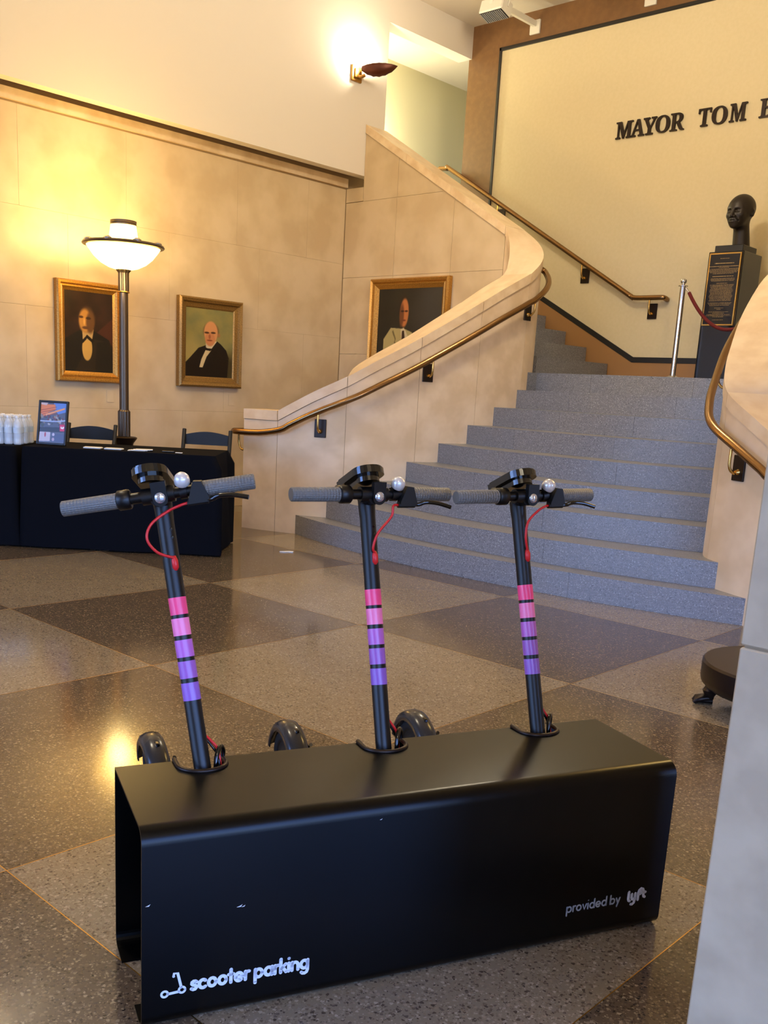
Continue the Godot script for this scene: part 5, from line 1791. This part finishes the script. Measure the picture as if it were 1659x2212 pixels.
func surface_net(lo: Vector3, hi: Vector3, cell: float) -> ArrayMesh:
	var n := Vector3i(((hi - lo) / cell).ceil()) + Vector3i.ONE
	var val := PackedFloat32Array()
	val.resize(n.x * n.y * n.z)
	for z in n.z:
		for y in n.y:
			for x in n.x:
				val[x + n.x * (y + n.y * z)] = head_field(lo + Vector3(x, y, z) * cell)
	var id := {}
	var pos := PackedVector3Array()
	for z in n.z - 1:
		for y in n.y - 1:
			for x in n.x - 1:
				var base := x + n.x * (y + n.y * z)
				var s := []
				for k in 8:
					s.append(val[base + (k & 1) + n.x * (((k >> 1) & 1) + n.y * ((k >> 2) & 1))])
				var neg := 0
				for k in 8:
					if s[k] < 0.0:
						neg += 1
				if neg == 0 or neg == 8:
					continue
				var sum := Vector3.ZERO
				var cnt := 0
				for e in [[0, 1], [2, 3], [4, 5], [6, 7], [0, 2], [1, 3], [4, 6], [5, 7], [0, 4], [1, 5], [2, 6], [3, 7]]:
					var a: float = s[e[0]]
					var b: float = s[e[1]]
					if (a < 0.0) != (b < 0.0):
						var t := a / (a - b)
						var pa := Vector3(e[0] & 1, (e[0] >> 1) & 1, (e[0] >> 2) & 1)
						var pb := Vector3(e[1] & 1, (e[1] >> 1) & 1, (e[1] >> 2) & 1)
						sum += pa.lerp(pb, t)
						cnt += 1
				id[base] = pos.size()
				pos.append(lo + (Vector3(x, y, z) + sum / cnt) * cell)
	var idx := PackedInt32Array()
	var st := [1, n.x, n.x * n.y]
	for z in range(1, n.z - 1):
		for y in range(1, n.y - 1):
			for x in range(1, n.x - 1):
				var base := x + n.x * (y + n.y * z)
				for a in 3:
					var v0 := val[base]
					var v1 := val[base + st[a]]
					if (v0 < 0.0) == (v1 < 0.0):
						continue
					var u: int = st[(a + 1) % 3]
					var w: int = st[(a + 2) % 3]
					var q := [id.get(base, -1), id.get(base - u, -1), id.get(base - u - w, -1), id.get(base - w, -1)]
					if q.min() < 0:
						continue
					if v0 < 0.0:
						idx.append_array([q[0], q[2], q[1], q[0], q[3], q[2]])
					else:
						idx.append_array([q[0], q[1], q[2], q[0], q[2], q[3]])
	var nor := PackedVector3Array()
	for p in pos:
		var e := cell * 0.5
		nor.append(Vector3(head_field(p + Vector3(e, 0, 0)) - head_field(p - Vector3(e, 0, 0)), head_field(p + Vector3(0, e, 0)) - head_field(p - Vector3(0, e, 0)), head_field(p + Vector3(0, 0, e)) - head_field(p - Vector3(0, 0, e))).normalized())
	var arr := []
	arr.resize(Mesh.ARRAY_MAX)
	arr[Mesh.ARRAY_VERTEX] = pos
	arr[Mesh.ARRAY_NORMAL] = nor
	arr[Mesh.ARRAY_INDEX] = idx
	var mesh := ArrayMesh.new()
	mesh.add_surface_from_arrays(Mesh.PRIMITIVE_TRIANGLES, arr)
	return mesh

func build_bust() -> void:
	var p := thing("pedestal", "tall polished black pedestal with a gold edged plaque on the stair landing", "pedestal")
	p.position = Vector3(-4.165, 1.521, -9.20)
	part("block", box_mesh(Vector3(0.335, 1.17, 0.40), 0.004), M.pedestal, p, Transform3D(Basis.IDENTITY, Vector3(0, 0.585, 0)))
	part("cap_slab", box_mesh(Vector3(0.27, 0.062, 0.30), 0.004), M.slab, p, Transform3D(Basis.IDENTITY, Vector3(-0.005, 1.201, 0.0)))
	var st := begin()
	box(st, Vector3(0, 0.835, 0.207), Vector3(0.305, 0.645, 0.012), 0.002)
	var pl := part("plaque_border", done(st), M.brass, p)
	st = begin()
	st.set_smooth_group(-1)
	var vs := [[Vector3(-0.140, 0.525, 0.2138), Vector2(0, 1)], [Vector3(-0.140, 1.145, 0.2138), Vector2(0, 0)], [Vector3(0.140, 1.145, 0.2138), Vector2(1, 0)], [Vector3(0.140, 0.525, 0.2138), Vector2(1, 1)]]
	for i in [0, 1, 2, 0, 2, 3]:
		vtx(st, vs[i][0], vs[i][1])
	part("plaque", done(st), plaque_print(), pl)
	var b := thing("bronze_bust", "dark bronze head sculpture with a slight smile on the black pedestal", "sculpture")
	b.transform = Transform3D(Basis(Vector3.UP, deg_to_rad(-8.0)) * Basis(Vector3(1, 0, 0), deg_to_rad(4.0)) * Basis.from_scale(Vector3(1.06, 1.0, 1.06)), Vector3(-4.15, 2.755, -9.19))
	part("head", surface_net(Vector3(-0.14, -0.03, -0.17), Vector3(0.14, 0.48, 0.18), 0.0065), M.bronze_bust, b)

func plaque_print() -> StandardMaterial3D:
	var img := Image.create(140, 310, false, Image.FORMAT_RGB8)
	img.fill(Color(0.085, 0.065, 0.075))
	var r := RandomNumberGenerator.new()
	r.seed = 5
	var rows := [[18, 22, 3], [38, 46, 5], [52, 70, 4], [58, 24, 3], [64, 70, 3], [69, 72, 3], [74, 70, 3], [79, 64, 3], [84, 50, 3], [96, 50, 4], [106, 56, 3], [111, 58, 3], [116, 54, 3], [127, 26, 3]]
	for y in range(134, 205, 5):
		rows.append([y, 54 + int(4 * sin(y)), 3])
	for e in [[214, 58, 3], [219, 54, 3], [225, 48, 3], [237, 22, 3], [243, 10, 3], [254, 48, 3], [260, 28, 3], [266, 56, 3], [271, 60, 3], [276, 26, 3], [290, 26, 3]]:
		rows.append(e)
	for e in rows:
		var x: int = 70 - e[1]
		while x < 70 + e[1]:
			var w := 2 + r.randi() % 6
			img.fill_rect(Rect2i(x, e[0], mini(w, 70 + e[1] - x), e[2] - 1), Color(0.62, 0.52, 0.33))
			x += w + 1 + r.randi() % 2
	var m := plain(Color.WHITE, 0.35, 0.3)
	m.albedo_texture = ImageTexture.create_from_image(img)
	return m

func build_stanchions() -> void:
	var spots := [Vector3(-4.44, 1.521, -8.78), Vector3(-3.45, 1.521, -8.72)]
	for k in 2:
		var s := thing("stanchion_post", ["chrome stanchion post with ball top beside the black pedestal, rope on its inner side", "chrome stanchion post beyond the black pedestal towards the right balustrade"][k], "stanchion", "chrome stanchion posts")
		s.position = spots[k]
		var st := begin()
		lathe(st, [Vector2(0, 0), Vector2(0.15, 0.0), Vector2(0.15, 0.012), Vector2(0.05, 0.03), Vector2(0.03, 0.04)], 28)
		part("base", done(st), M.chrome, s)
		st = begin()
		lathe(st, [Vector2(0.025, 0.03), Vector2(0.025, 0.845)], 20)
		part("post", done(st), M.chrome, s)
		st = begin()
		lathe(st, [Vector2(0.025, 0.843), Vector2(0.043, 0.845), Vector2(0.043, 0.852), Vector2(0.014, 0.856), Vector2(0.014, 0.868), Vector2(0.024, 0.878), Vector2(0.028, 0.892), Vector2(0.024, 0.906), Vector2(0.012, 0.915), Vector2(0, 0.917)], 20)
		part("finial", done(st), M.chrome, s)
	var rope := thing("barrier_rope", "dark red barrier rope hanging in front of the black pedestal", "rope")
	rope.position = spots[0]
	var a := Vector3(0.065, 0.79, 0.0)
	var b: Vector3 = spots[1] - spots[0] + Vector3(-0.065, 0.79, 0.0)
	var pts := []
	for i in 25:
		var t := i / 24.0
		pts.append(a.lerp(b, t) + Vector3(0, -0.335 * 4.0 * t * (1.0 - t), 0))
	var st := begin()
	tube(st, pts, 0.016, 10)
	part("rope", done(st), M.rope, rope)
	for e in [[a, Vector3(0.03, 0.83, 0)], [b, b + Vector3(0.035, 0.04, 0)]]:
		st = begin()
		tube(st, [e[0], e[1]], 0.009, 8)
		part("snap_end", done(st), M.chrome, rope)

func build_small_things() -> void:
	var scrap := thing("paper_scrap", "small crumpled white paper scrap on the floor near the stair", "litter")
	scrap.position = Vector3(-5.62, 0.001, -5.02)
	var st := begin()
	prism(st, PackedVector2Array([Vector2(-0.05, -0.012), Vector2(-0.01, -0.02), Vector2(0.02, -0.004), Vector2(0.055, -0.012), Vector2(0.06, 0.012), Vector2(0.02, 0.02), Vector2(-0.02, 0.006)]), 0.0, 0.006, Transform3D(Basis(Vector3(0.7, 0, -0.7), Vector3(-0.7, 0, -0.7), Vector3(0, 1, 0)), Vector3.ZERO))
	part("sheet", done(st), M.paper, scrap)
